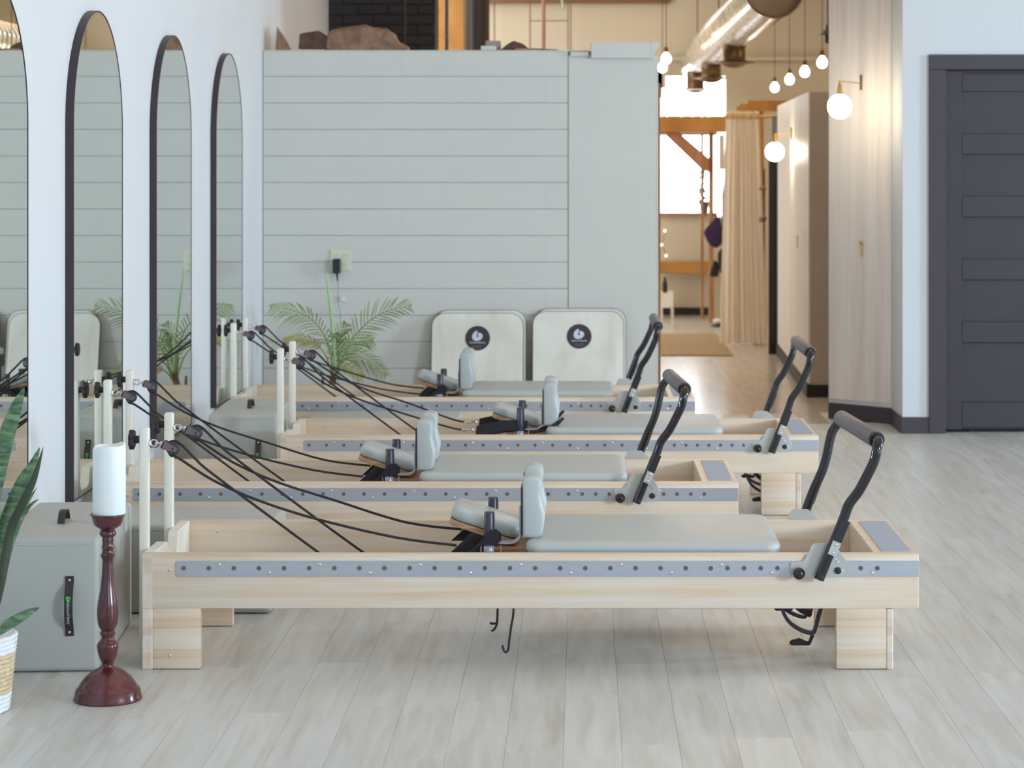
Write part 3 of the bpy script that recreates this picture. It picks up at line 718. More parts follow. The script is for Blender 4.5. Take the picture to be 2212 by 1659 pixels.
    pl = [(300, 1070), (330, 1045), (480, 1040), (580, 1025), (640, 975), (700, 870), (755, 760), (790, 680), (830, 620), (890, 595), (1250, 600), (1330, 660), (1440, 750), (1530, 860), (1600, 980), (1640, 1100), (1655, 1250), (1650, 1340), (1600, 1385), (1300, 1405), (620, 1410), (330, 1370), (295, 1300)]
    cc = [((1680+u/11.06-1770)/716, EYE-((1120+v/11.06)-VY)/716) for u, v in pl]
    for side, yy in ((0, -.0085), (1, WID+.0045)):
        br_ = MB().prism([(fb+a, z) for a, z in cc], 'y', yy, yy+.004, .0006).build('bracket_plate', M_zinc, R, smooth=0)
        sg = -1 if side == 0 else 1; yf = yy if side == 0 else yy+.004
        MB().ball((fb-.0645, yf+sg*.022, .2955), .0185, 20, 14).cyl((fb-.0645, yf, .2955), (fb-.0645, yf+sg*.015, .2955), .007, 10).build('ball_knob', M_blk, br_)
        for (dx, z, r) in ((.0545, .301, .0105), (.0, .287, .0085)):
            y2 = yf if dx else (ya-.015 if side == 0 else yb+.015)
            MB().cyl((fb+dx, y2-sg*.002, z), (fb+dx, y2+sg*.005, z), r, 18, .0015).build('pivot_bolt', M_blkpl, br_)
        for (dx, z, r) in ((.069, .3025, .0045), (.056, .328, .004), (.049, .337, .0035), (.0, .357, .0)):
            if r: MB().cyl((fb+dx, yf, z), (fb+dx, yf+sg*.002, z), r, 10).build('rivet', M_chrome, br_)
        tp = [(fb-.008, .352), (fb-.004, .358)]
    # gear under the foot end
    gx = fb-.03
    MS = bpy.data.materials.get('steel_blue_black') or mat('steel_blue_black', (62, 58, 70), .3, .5)
    def q(u, v): return (fb+(1670+u/13.825-1770)/700, EYE-((1300+v/13.825)-VY)/700)
    arc = [(450, 200), (470, 330), (540, 500), (660, 680), (850, 840), (1080, 960), (1290, 1020), (1400, 1000), (1460, 850), (1530, 600), (1620, 280), (1650, 150)]
    for yy in (.20, .46):
        MB().ribbon(spline([Vector((*q(*a)[:1], yy, q(*a)[1])) for a in arc], 4), (0, 1, 0), .02, .011).build('spring_bar', MS, R)
    MB().prism([q(*a) for a in ((690, 1290), (740, 1250), (980, 1190), (1210, 1290), (1260, 1270), (1310, 1120), (1420, 1100), (1300, 1370), (1250, 1390), (730, 1390), (685, 1350))], 'y', .19, .21, .002).build('spring_plate', M_blkpl, R, smooth=0)
    MB().prism([q(*a) for a in ((250, 340), (310, 310), (600, 290), (740, 350), (800, 280), (880, 280), (800, 430), (760, 440), (310, 435), (255, 400))], 'y', .24, .26, .002).build('spring_plate', M_blkpl, R, smooth=0)
    MB().prism([q(*a) for a in ((800, 250), (980, 250), (1080, 390), (1250, 480), (1400, 540), (1500, 460), (1450, 700), (1380, 760), (1290, 690), (1100, 620), (950, 500), (850, 390))], 'y', .30, .32, .002).build('spring_plate', M_blkpl, R, smooth=0)
    # wire hooks below the carriage
    def hook(pp, yy, s):
        pts_ = [((a-VX)/s-(-1.3314)+0, yy, EYE-(bb-VY)/s) for a, bb in pp]
        MB().tube([(p[0], p[1], p[2]) for p in pts_], .0036, 10, smooth=4).build('wire_hook', M_blkpl, R)
    hook([(1109, 1290), (1109, 1325), (1104, 1355), (1100, 1385), (1098, 1402), (1093, 1409), (1088, 1404), (1086, 1394)], .05, 710)
    hook([(1076, 1290), (1075, 1325), (1074, 1345), (1068, 1357), (1062, 1361)], .30, 684)
    hook([(1076, 1290), (1074, 1340), (1068, 1346), (1058, 1345)], .33, 682)
    return R

reformer(-1.3314, F/715.0, 2.049, 'nearest wooden reformer, closest to the camera beside the candlestick', True, 0)
reformer(-1.77, F/582.6, 1.976, 'second wooden reformer from the camera, head end against the left wall', True, 0)
reformer(-1.318, F/495.5, 2.147, 'third wooden reformer from the camera, with a strap lying along its carriage', False, 1)
reformer(-1.775, F/425.4, 1.993, 'farthest wooden reformer, standing before the palm and shiplap wall', False, 0)

# ---------------------------------------------------------------- sitting boxes
def sbox(loc, rz, upright, label, text=True, lg=.787):
    W_, L_, H_ = .312, lg, .405
    R = thing('sitting_box', label, 'padded box', loc, rz, 'grey padded boxes by the left wall')
    if upright:   # x width .31, y length .787, z height .405
        body = MB().box(-W_, 0, 0, L_, .002, H_, .016, 4)
        body.build('box_body', M_vinyl2, R, smooth=50)
        # seam piping round the top
        MB().tube([(-W_+.02, -.0005, H_-.02), (-.02, -.0005, H_-.02)], .0016, 6).tube([(.0005, .02, H_-.02), (.0005, L_-.02, H_-.02)], .0016, 6).build('seam_piping', M_vinyl, R)
        # front handle
        hx = -.087; z0, z1 = .110, .290
        pts = [(hx, -.003, z1), (hx, -.004, z1-.022), (hx, -.016, z1-.040), (hx, -.026, z1-.066), (hx, -.028, (z0+z1)/2), (hx, -.025, z0+.06), (hx, -.014, z0+.036), (hx, -.004, z0+.02), (hx, -.003, z0)]
        pp = spline([Vector(p) for p in pts], 4)
        ho = MB().ribbon(pp, (1, 0, 0), .025, .003).build('strap_handle', M_leather, R)
        MB().ball((hx, -.0055, z1-.012), .0045, 12, 6, (1, .5, 1)).ball((hx, -.0055, z0+.012), .0045, 12, 6, (1, .5, 1)).build('stud', M_chrome, ho)
        # lettering running down the strap
        def ybend(z):
            best = min(range(len(pp)), key=lambda i: abs(pp[i].z-z)); return pp[best].y-.0024
        me = text_mesh('balanced body', .0125); bm = bmesh.new(); bm.from_mesh(me)
        bmesh.ops.subdivide_edges(bm, edges=[e for e in bm.edges if e.calc_length() > .004], cuts=1)
        for v in bm.verts:
            tx, ty, tz = v.co; zz = (z0+z1)/2-.016-tx; v.co = (hx+ty+.0, ybend(zz)-tz-.0004, zz)
        bm.to_mesh(me); bm.free(); me.materials.append(M_inkw)
        o = bpy.data.objects.new('lettering', me); C.objects.link(o); o.parent = ho
        zz = z1-.064; MB().prism([(hx+p[1]*.0075, zz-p[0]*.0075) for p in logo_pts()], 'y', ybend(zz)-.0016, ybend(zz)+.001).build('emblem', M_green_ink, ho, smooth=0)
        # top handle
        ty = L_*.42
        pts = [(-.18, ty, H_+.002), (-.178, ty, H_+.012), (-.168, ty, H_+.032), (-.150, ty, H_+.036), (-.134, ty, H_+.024), (-.130, ty, H_+.004), (-.118, ty, H_+.002)]
        tp_ = [Vector((-.155, ty-.055, H_+.002)), Vector((-.155, ty-.05, H_+.012)), Vector((-.155, ty-.03, H_+.032)), Vector((-.155, ty, H_+.037)), Vector((-.155, ty+.03, H_+.032)), Vector((-.155, ty+.05, H_+.012)), Vector((-.155, ty+.055, H_+.002))]
        MB().ribbon(spline(tp_, 5), (1, 0, 0), .022, .003).build('strap_handle', M_leather, R)
    else:         # lying, long side towards the viewer
        MB().box(0, L_, 0, .395, .002, .306, .016, 4).build('box_body', M_vinyl2, R, smooth=50)
        MB().tube([(.02, -.0005, .286), (L_-.02, -.0005, .286)], .0016, 6).build('seam_piping', M_vinyl, R)
    return R
sbox((-1.452, 6.96, 0), math.radians(3.6), True, 'grey padded box standing in front, between snake plant and candlestick', lg=.76)
sbox((-1.842, 7.86, 0), 0, False, 'grey padded box lying lengthwise just behind the nearest reformer')
sbox((-1.372, 10.44, 0), math.radians(1.5), True, 'grey padded box with top handle left of the third reformer', lg=.70)
sbox((-1.33, 11.10, 0), 0, False, 'grey padded box lying between third and farthest reformers', lg=.74)
# ---------------------------------------------------------------- leaning platform boards
def leanboard(x0, x1, ztop, ybot, ytop, label, logo):
    R = thing('platform_board', label, 'board', (0, ybot, 0), 0, 'birch boards leaning on the shiplap wall')
    H_ = math.hypot(ztop, ytop-ybot); a = math.atan2(ytop-ybot, ztop)
    Mx = Matrix.Rotation(-a, 4, 'X')
    pr = rrect(x0, x1, 0.002, H_, .075, 8, (1, 1, 1, 1))
    mb = MB().prism(pr, 'y', -.009, .009, .0012); mb.xf(Mx); bo = mb.build('panel', M_birch, R, smooth=30)
    pr2 = rrect(x0-.003, x1+.003, 0.0002, H_+.003, .078, 8)
    mb = MB().prism(pr2, 'y', -.0068, .0068); mb.xf(Mx); mb.build('edge_band', M_dark, R, smooth=0)
    if logo:
        cx, cz = logo
        mb = MB().prism([(cx+.0725*math.cos(2*PI*i/48), cz+.0725*math.sin(2*PI*i/48)) for i in range(48)], 'y', -.0102, -.0088); mb.xf(Mx); d = mb.build('round_sticker', M_ink, R, smooth=0)
        mb = MB().prism([(cx-.001+p[0]*.031, cz+.014+p[1]*.030) for p in logo_pts()], 'y', -.0108, -.0100); mb.xf(Mx); mb.build('emblem', M_inkw, d, smooth=0)
        me = text_mesh('balancedbody', .0165); me.transform(Mx @ Matrix.Translation((cx, -.0106, cz-.0255)) @ Matrix.Rotation(PI/2, 4, 'X')); me.materials.append(M_inkw)
        o = bpy.data.objects.new('lettering', me); C.objects.link(o); o.parent = d
        mb = MB()
        for zz, w0 in ((-.046, .058), (-.0555, .038)):
            x = -w0/2
            while x < w0/2: mb.box(cx+x, cx+x+.005, -.0107, -.0101, cz+zz-.0016, cz+zz+.0016); x += .0066
        for x in [-.016+.0066*i for i in range(6)]: mb.box(cx+x, cx+x+.004, -.0094, -.0088, cz+.083, cz+.0855)
        mb.xf(Mx); mb.build('small_print', M_inkg, d, smooth=0)['kind'] = 'stuff'
    return R
sA = 372.0
def bl(pxl, pxr, ypx, off, lab, logo=None):
    x0, x1 = PX(pxl, sA), PX(pxr, sA); yt = ZW-.012-off; sT = F/yt; zt_ = PZ(ypx, sT)
    yb_ = ZW-.17-off
    lg_ = None
    if logo:
        # position along the board
        H_ = math.hypot(zt_, yt-yb_)
        zc = PZ(logo[1], F/(yt-.03)); lg_ = (PX(logo[0], sA), zc*H_/zt_)
    return leanboard(x0, x1, zt_, yb_, yt, lab, lg_)
bl(938, 1135, 671, .0, 'rear birch board of the left leaning pair, mostly hidden')
bl(932, 1129, 677.5, .026, 'front birch board with round black logo, left leaning pair by the palm', (1031, 731))
bl(1156, 1352, 667.5, .0, 'rear birch board of the right leaning pair, mostly hidden')
bl(1151, 1347, 673.5, .026, 'front birch board with round black logo, right leaning pair by the doorway', (1251, 727))

# ---------------------------------------------------------------- outlet, adapter
ou = thing('wall_outlet', 'ivory double outlet plate on the shiplap above the palm', 'outlet', (PX(736, 368.6), ZW, PZ(562, 368.6)), 0)
MB().box(-.061, .061, -.0065, -.0006, -.062, .062, .002).build('plate', M_plate, ou, smooth=0)
for dx in (-.026, .026):
    for dz in (-.026, .026):
        MB().prism(rrect(dx-.015, dx+.015, dz-.013, dz+.013, .006), 'y', -.0085, -.006).build('socket', M_plate, ou, smooth=0)
for dx in (-.026, .026):
    for dz in (-.026, .026): MB().box(dx-.007, dx-.005, -.0088, -.0083, dz-.003, dz+.006).box(dx+.005, dx+.007, -.0088, -.0083, dz-.003, dz+.006).build('socket_slot', M_dark, ou, smooth=0)
ad = thing('power_adapter', 'black plug-in adapter with thin lead in the ivory outlet', 'adapter', (PX(727, 370), ZW-.0092, PZ(575, 370)), 0)
MB().box(-.022, .022, -.055, 0, -.042, .042, .004).build('adapter_body', M_blkpl, ad, smooth=30)
MB().tube([(0, -.03, -.042), (.003, -.03, -.06), (.005, -.03, -.09)], [.008, .006, .003], 10).build('strain_relief', M_blkpl, ad)
MB().tube([(.005, -.03, -.09), (.009, -.026, -.13), (.004, -.018, -.17), (.002, -.012, -.20), (.012, -.014, -.24), (.02, -.012, -.30), (.02, -.012, -.40), (.0, -.02, -.9)], .0015, 6, smooth=5).build('thin_lead', mat('grey_wire', (120, 124, 122), .5), ad)
tag(MB().box(PX(734, 368.6), PX(747, 368.6), ZW-.012, ZW-.0006, PZ(652, 368.6), PZ(640, 368.6), .003).build('adhesive_clip', M_white, smooth=0), 'tiny white adhesive clip on the shiplap under the outlet', 'clip')

# ---------------------------------------------------------------- palm
def frond(parent, pts, nl, ll, m, droop=.4, wid=.0078, spread=1.0, start=.25, seed=0):
    rnd = random.Random(seed); pp = spline([Vector(p) for p in pts], 8); mb = MB()
    mb.tube(pp, [.006, .0045, .003, .0012], 6)
    n = len(pp)
    for i in range(nl):
        t = start+(1-start)*(i+.5)/nl; k = min(int(t*(n-1)), n-2); p = pp[k].lerp(pp[k+1], t*(n-1)-k); d = (pp[k+1]-pp[k]).normalized()
        env = math.sin(PI*min(1, (t-start)/(1-start)*.92+.10))**.55
        for s in (-1, 1):
            side = d.cross(Vector((0, 1, 0)))
            if side.length < .2: side = Vector((1, 0, 0))
            side = side.normalized()
            dep = Vector((0, 1, 0))
            an = math.radians(60-30*t)+rnd.uniform(-.08, .08)
            v = (d*math.cos(an)+(side*s*.86+dep*s*.30*spread*rnd.uniform(.4, 1.4)).normalized()*math.sin(an)).normalized()
            ln = ll*env*rnd.uniform(.85, 1.1); w_ = wid*rnd.uniform(.8, 1.1)
            q = [p, p+v*ln*.35+Vector((0, 0, -.02*droop*ln)), p+v*ln*.7+Vector((0, 0, -.14*droop*ln)), p+v*ln+Vector((0, 0, -.42*droop*ln))]
            wv_ = v.cross(Vector((0, 1, .2))).normalized()
            prev = None
            for j, (c, ww) in enumerate(zip(q, (.35, 1, .75, .04))):
                cur = [mb.bm.verts.new(c-wv_*w_*ww/2), mb.bm.verts.new(c+Vector((0, -.0015*ww, .0)) ), mb.bm.verts.new(c+wv_*w_*ww/2)]
                if prev:
                    mb.bm.faces.new((prev[0], prev[1], cur[1], cur[0])); mb.bm.faces.new((prev[1], prev[2], cur[2], cur[1]))
                prev = cur
    me_o = mb.build('frond', m, parent, smooth=60)
    return me_o
S = 384.0; Yp = F/S
palm = thing('potted_palm', 'leafy green palm standing between farthest reformer and shiplap wall', 'plant', (PX(716, S), Yp, 0), 0)
def pl_(px, py, dy=0): v = P(px, py, S); return (v.x-palm.location.x, dy, v.z)
MB().lathe([(.085, 0), (.10, .02), (.125, .22), (.13, .24), (.122, .24), (.118, .225), (.0, .222)], (0, 0, 0), 32).build('pot', M_pot, palm)
MB().lathe([(.117, .221), (.06, .235), (0, .238)], (0, 0, 0), 24).build('soil', M_soil, palm)
MB().tube([(0, 0, .22), (.005, 0, .30), (.01, 0, .36)], [.022, .02, .012], 12).build('stem', M_trunk, palm)
MB().tube([(-.05, 0, .22), (-.048, 0, .30), (-.05, 0, .345)], [.010, .009, .006], 10).build('stem', M_trunk, palm)
z0 = .33
frond(palm, [pl_(722, 815), pl_(714, 760, -.02), pl_(698, 715, -.05), pl_(668, 682, -.08), pl_(625, 665, -.10), pl_(590, 660, -.12)], 20, .135, M_palm, 1.0, seed=1)
frond(palm, [pl_(726, 815), pl_(742, 770, .0), pl_(765, 728, .0), pl_(800, 692, -.02), pl_(845, 668, -.04), pl_(890, 660, -.05)], 20, .145, M_palm, .35, seed=2)
frond(palm, [pl_(722, 820), pl_(730, 775, .03), pl_(726, 735, .05), pl_(745, 700, .06)], 14, .11, M_palm, .6, seed=3)
frond(palm, [pl_(724, 822), pl_(738, 785, -.05), pl_(765, 768, -.09), pl_(800, 775, -.12), pl_(838, 806, -.14)], 18, .11, M_palm, .9, seed=4, start=.35)
frond(palm, [pl_(718, 822), pl_(705, 775, .04), pl_(680, 745, .05), pl_(645, 732, .05), pl_(612, 738, .05)], 18, .085, M_palmy, .9, seed=5, start=.4)
frond(palm, [pl_(722, 820), pl_(735, 780, .08), pl_(760, 745, .12), pl_(800, 738, .14)], 18, .11, M_palm, .7, seed=6)
frond(palm, [pl_(720, 820), pl_(716, 770, .02), pl_(735, 740, -.03), pl_(728, 718, -.08)], 14, .09, M_palm, .8, seed=7)
frond(palm, [pl_(724, 824), pl_(735, 800, -.08), pl_(760, 792, -.14), pl_(790, 808, -.18)], 14, .08, M_palmy, .8, seed=8, start=.4)
sp = MB().tube([pl_(724, 800), pl_(720, 730), pl_(713, 660), pl_(706, 610), pl_(703, 575)], [.006, .009, .008, .005, .001], 8, smooth=4)
sp.build('spear_leaf', M_palmst, palm)

# ---------------------------------------------------------------- candlestick
cx_, sC = 233.0, 757.0
cs = thing('candlestick', 'tall turned mahogany candlestick on the floor before the nearest reformer', 'candlestick', (PX(cx_, sC), F/sC, 0), 0)
pr = [(270, 0, 0), (276, 0, .004), (270, 0, .010), (262, 0, .030), (252, 0, .033), (246, 0, .036)]
prof = [(.0955, 0), (.0975, .004), (.0945, .012), (.0915, .028), (.0885, .033), (.084, .036), (.078, .048), (.066, .064), (.050, .078), (.036, .086), (.026, .0895), (.0215, .092)]
for yc, r in ((1110, 20), (1095, 17), (1080, 17), (1074, 19), (1062, 18), (1050, 17), (1030, 20), (990, 27), (950, 31), (915, 33), (900, 33.5), (885, 32), (865, 26), (850, 20), (830, 19), (815, 22), (800, 24.5), (790, 22), (780, 19.5), (768, 23), (745, 28), (720, 31), (650, 33.5), (600, 33), (550, 30.5), (450, 23.5), (350, 19), (260, 17), (220, 16.5), (205, 18.5), (182, 23), (165, 19), (150, 17.5), (135, 17), (120, 20), (108, 18), (80, 16), (60, 18), (45, 16.5), (30, 16.5)):
    z = PZ(1150+yc/3.687, sC)
    if z > .095: prof.append((r/757*.70, z))
for yc, r in ((1250, 20), (1235, 25), (1222, 26), (1205, 24), (1192, 20), (1184, 26), (1165, 38), (1140, 44), (1110, 47), (1085, 50), (1075, 55), (1068, 55)):
    prof.append((r/757*.70, PZ(820+yc/3.687, sC)))
zt_ = prof[-1][1]; prof += [(.0475, zt_+.001), (.044, zt_-.004), (0, zt_-.004)]
MB().lathe(prof, (0, 0, 0), 48).build('turned_shaft', M_mahog, cs, smooth=40)
cd_ = thing('pillar_candle', 'thick white pillar candle standing in the mahogany candlestick', 'candle', (PX(236, sC), F/sC, zt_-.0035), 0)
mb = MB(); n = 40; rings = []; rC = .0465; hC = PZ(962, sC)-(zt_-.0035)
for (r, z, wv_) in ((rC-.002, 0, 0), (rC, .003, 0), (rC, hC-.012, .3), (rC-.001, hC-.003, 1), (rC-.004, hC, 1), (rC-.009, hC-.003, 1), (rC-.016, hC-.014, .4), (.02, hC-.02, 0), (.0, hC-.021, 0)):
    rings.append([mb.bm.verts.new((r*math.cos(2*PI*j/n), r*math.sin(2*PI*j/n), z+wv_*(.005*math.sin(2*PI*j/n*1+1.2)+.003*math.sin(2*PI*j/n*3)))) for j in range(n)])
for a, bb in zip(rings, rings[1:]):
    for j in range(n): mb.bm.faces.new((a[j], a[(j+1) % n], bb[(j+1) % n], bb[j]))
mb.bm.faces.new(rings[0][::-1]); mb.build('wax_body', M_wax, cd_, smooth=60)
MB().tube([(0, 0, hC-.022), (.001, 0, hC-.014), (.003, 0, hC-.010)], .001, 6).build('wick', M_dark, cd_)

# ---------------------------------------------------------------- snake plant in rope basket
sS = 773.0
sp_ = thing('snake_plant', 'snake plant with upright mottled leaves at the left photo edge', 'plant', (-1.705, F/sS, 0), 0)
bz = MB(); bw_ = MB()
nr = 17
for i in range(nr):
    z = .008+i*.0125; r = .098+.022*(i/nr)
    tgt = bw_ if (i < 4 or i > nr-5) else bz
    tgt.tube([(r*math.cos(2*PI*j/40), r*math.sin(2*PI*j/40), z+.0012*math.sin(j*2.5+i)) for j in range(41)], .0072, 8, False)
for tgt, a, bb in ((bw_, 0, 4), (bz, 4, nr-4), (bw_, nr-4, nr)):
    tgt.lathe([(.094+.022*(a/nr), .008+a*.0125-.004), (.094+.022*(bb/nr), .008+bb*.0125-.008)], n=30)
bz.build('straw_band', M_basket, sp_); bw_.build('white_rope_band', M_basketw, sp_)
MB().lathe([(.095, .185), (.05, .192), (0, .193)], n=24).build('soil', M_soil, sp_)
def blade(pts, wmax, m, nm='leaf', face=(0, -1, 0), fold=.25, dy=0.0):
    pp = spline([Vector(p) for p in pts], 8); mb = MB(); n = len(pp); rings = []
    for i, p in enumerate(pp):
        t = i/(n-1); d = (pp[min(i+1, n-1)]-pp[max(i-1, 0)]).normalized(); fc = Vector(face)
        W = d.cross(fc).normalized(); nn = W.cross(d).normalized()
        w_ = wmax*(.45+.55*math.sin(PI*min(1, t*.85+.15)))*(1-max(0, (t-.72)/.28)**2*.97)
        ring = []
        for (a, bb) in ((-1, 0), (-.5, -.35), (0, -.5), (.5, -.35), (1, 0), (.5, .02), (0, -.12), (-.5, .02)):
            ring.append(mb.bm.verts.new(p+W*a*w_/2-nn*bb*w_*fold))
        rings.append(ring)
    for a, bb in zip(rings, rings[1:]):
        for j in range(8): mb.bm.faces.new((a[j], a[(j+1) % 8], bb[(j+1) % 8], bb[j]))
    mb.bm.faces.new(rings[0][::-1]); mb.bm.faces.new(rings[-1])
    return mb.build(nm, m, sp_, smooth=60)
def L(px, py, s=770.0):
    v = P(px, py, s); return (v.x+1.705, v.y-F/sS, v.z)
blade([(.0, 0, .18), L(-45, 1200), L(-15, 1060), L(12, 950), L(35, 880), L(53, 836)], .050, M_snake)
blade([(.03, .0, .18), L(-12, 1240, 765), L(15, 1130, 765), L(45, 1050, 765), L(68, 1010, 765), L(86, 966, 765)], .042, M_snake)
blade([(.04, -.01, .18), L(0, 1270, 775), L(22, 1150, 775), L(50, 1085, 775), L(75, 1030, 775), L(94, 964, 775)], .026, M_snakedk, face=(.5, -1, 0))
blade([(.045, .0, .18), L(4, 1260, 770), L(28, 1160, 770), L(52, 1100, 770), L(80, 1052, 770)], .018, M_snake, face=(.8, -1, 0))
blade([(.05, .01, .18), L(8, 1240, 760), L(34, 1150, 760), L(60, 1098, 760), L(85, 1077, 760)], .014, M_snake)
blade([(.05, -.03, .19), L(0, 1362, 790), L(30, 1342, 790), L(58, 1326, 790), L(86, 1312, 790)], .034, M_snake, face=(0, -.8, .6), fold=.15)
blade([(-.03, .03, .18), L(-60, 1150), L(-70, 1000), L(-50, 880)], .05, M_snake)

# ---------------------------------------------------------------- duct
XDk, ZDk = 1.118, 2.56
R = .164
dk = thing('spiral_duct', 'large round metal duct running down the corridor ceiling', 'duct', (XDk, 13.4, ZDk), 0)
mb = MB(); prof2 = []
y = 0.0; L1 = 7.6
while y < L1:
    prof2.append((R, y)); prof2.append((R, y+.13)); prof2.append((R+.0035, y+.137)); prof2.append((R+.0035, y+.145)); y += .15
prof2.append((R, L1))
n = 48; rings = []
for (r, yy) in prof2+[(.12, L1+.35), (.118, L1+2.6)]:
    rings.append([mb.bm.verts.new((r*math.cos(2*PI*j/n), yy, r*math.sin(2*PI*j/n))) for j in range(n)])
for a, bb in zip(rings, rings[1:]):
    for j in range(n): mb.bm.faces.new((a[j], a[(j+1) % n], bb[(j+1) % n], bb[j]))
mb.build('duct_tube', M_duct, dk, smooth=50)
mb = MB(); mb.tube([(0.172*math.cos(2*PI*j/40), 0, .172*math.sin(2*PI*j/40)) for j in range(41)], .008, 8, False)
mb.build('end_rim', M_bronze, dk)
MB().cyl((0, .25, 0), (0, .255, 0), R-.002, 40).build('bore_tone_disc', M_bronze, dk)  # added disc, its bronze stands in for the dark inside of the duct
for s_, nm in ((294, 0), (250, 1), (219, 2)):
    yy = F/s_-13.4; k = 1.0 if yy < L1 else .72
    mb = MB(); zb = -(R*k)+.03; zf = PZ(134, 294)-ZDk
    mb.lathe([(.085, zb), (.086, zb-.03), (.088, zb-.034), (.085, zb-.038), (.085, zf+.02), (.088, zf+.01), (.155, zf), (.158, zf-.006), (.10, zf-.012), (.085, zf-.02), (.065, zf-.034), (.03, zf-.044), (0, zf-.045)], (0, yy, 0), 36)
    mb.build('round_diffuser', M_bronze, dk, smooth=45)
for yy in (1.5, 5.5, 9.0): MB().cyl((0, yy, R*.6), (0, yy, 4.0-ZDk), .006, 8).build('hanger_rod', M_bronze, dk)

# pendants
def pendant(px, py, s, label, grp='bare bulb pendants in the corridor'):
    c = P(px, py, s); R_ = thing('pendant_bulb', label, 'pendant lamp', c, 0, grp)
    MB().lathe([(0, -.042), (.018, -.038), (.032, -.025), (.038, -.004), (.035, .014), (.022, .035), (.014, .044), (.013, .048), (0, .048)], n=20).build('bulb', M_bulb, R_)
    MB().lathe([(0, .047), (.015, .047), (.016, .06), (.015, .085), (.006, .092), (0, .092)], n=16).build('socket', M_bronze, R_)
    MB().cyl((0, 0, .09), (0, 0, 4.0-c.z), .0028, 6).build('cord', M_dkpipe, R_)
sb = [300, 278, 259, 240.5]
for (px, py, s, lb) in ((1776, 135, sb[0], 'bare bulb pendant nearest the right wall, highest of the row of four'), (1738.5, 155, sb[1], 'second bare bulb pendant from the right in the row of four'), (1705.5, 172, sb[2], 'third bare bulb pendant from the right in the row of four'), (1673.5, 189, sb[3], 'leftmost and farthest bare bulb pendant of the row of four')):
    pendant(px, py, s, lb)
pendant(1439, 127, 285, 'upper of two overlapping bare bulbs right of the white partition cap')
pendant(1431, 146, 262, 'lower of two overlapping bare bulbs right of the white partition cap')
c = P(1788, 100, 290)
dl = thing('dome_pendant', 'dark metal dome pendant half hidden by the sconce wall', 'pendant lamp', c, 0)
MB().lathe([(.075, .085), (.072, .088), (.045, .115), (.02, .135), (.015, .16), (0, .16)], n=24).build('dome_shade', M_dkpipe, dl)
MB().cyl((0, 0, .155), (0, 0, 4.0-c.z), .006, 8).build('stem', M_dkpipe, dl)
MB().lathe([(.012, .02), (.02, .03), (.02, .09), (0, .1)], n=14).build('lamp_socket', M_dkpipe, dl)

# wall lamps
def sconce(gc, wp_, r, label):
    R_ = thing('globe_wall_lamp', label, 'wall lamp', wp_, 0, 'opal globe wall lamps'); g = Vector(gc)-Vector(wp_)
    MB().ball((g.x, g.y, g.z), r, 28, 18).build('globe', M_globe, R_)
    up = Vector((g.x, g.y, 0))
    MB().tube([(0, 0, 0), up*.93, Vector((up.x, up.y, -.006)), Vector((up.x, up.y, g.z+r+.05))], .004, 8, smooth=3).build('arm', M_brass, R_)
    MB().lathe([(.008, .06), (.011, .055), (.013, .03), (.017, .004), (.02, -.006)], (g.x, g.y, g.z+r), 16).build('lamp_holder', M_brass, R_)
    MB().box(-.006, .004, -.012, .012, -.04, .05, .003).build('wall_plate', M_bronze, R_)
# first lamp sits on the slanted wall
def onwall(x): t = (x-1.497)/(1.829-1.497); return F/356.6-.014+(F/364.8-.024-(F/356.6-.014))*t
wx = 1.668; wy = onwall(wx)-.004; sw = F/wy
wz = PZ(180, sw)
g1 = P(1814, 230, 371.0); sconce((g1.x, g1.y, g1.z), (wx, wy, wz), .0712, 'nearer opal globe wall lamp on the whitewashed panel by the column')
yw = 16.95; t_ = (yw-YP)/(YB-YP); xw = x20-.012+(x2e-x20)*t_
sw2 = F/yw; g2 = P(1673.5, 328, F/yw); sconce((g2.x, yw, g2.z), (xw-.004, yw, PZ(290, sw2)), .0690, 'farther opal globe wall lamp on the low corridor partition')
def whook(pos, label):
    R_ = thing('door_latch', label, 'latch', pos, 0)
    MB().ball((0, -.018, 0), .009, 12, 8).cyl((0, 0, 0), (0, -.015, 0), .004, 8).build('latch_knob', M_brass, R_)
    MB().box(-.006, .006, -.004, 0, -.075, .012, .002).build('latch_plate', M_brass, R_, smooth=0)
whook((PX(1859, F/onwall(1.672)), onwall(1.672)-.006, PZ(525, 361)), 'small brass latch on the near whitewashed panel below the globe lamp')
R_ = (1709, 512)
tt = .42; whook((x20-.012+(x2e-x20)*.30, YP+(YB-YP)*.30-.006, PZ(512, F/(YP+(YB-YP)*.30))), 'small brass latch on the far corridor partition below its lamp')

# curtain
cu = thing('cream_curtain', 'long cream sheer curtain hanging in the corridor doorway', 'curtain', (PX(1604, 252), F/252, 0), 0)
mb = MB(); bm = mb.bm; nx, nz = 90, 24; g = []
for j in range(nz+1):
    v = j/nz; z = .012+(PZ(240, 252)-.012)*v; xa = PX(1555+13*v, 252)-cu.location.x; xb_ = PX(1657-17*v, 252)-cu.location.x
    row = []
    for i in range(nx+1):
        u = i/nx; ph = u*2*PI*4.5
        row.append(bm.verts.new((xa+(xb_-xa)*u, .035*math.sin(ph+.5*math.sin(v*3))*(1-.25*v)+.01*math.sin(ph*2.3+v*2), z)))
    g.append(row)
for j in range(nz):
    for i in range(nx): bm.faces.new((g[j][i], g[j][i+1], g[j+1][i+1], g[j+1][i]))
mb.build('cloth', M_curtain, cu, smooth=80)
mb = MB()
for i in range(5):
    x = PX(1573+i*15, 252)-cu.location.x; mb.tube([(x+.02*math.cos(a*PI/8), -.03, PZ(252, 252)+.02*math.sin(a*PI/8)) for a in range(17)], .005, 6, False)
mb.build('grommet', M_brass, cu)
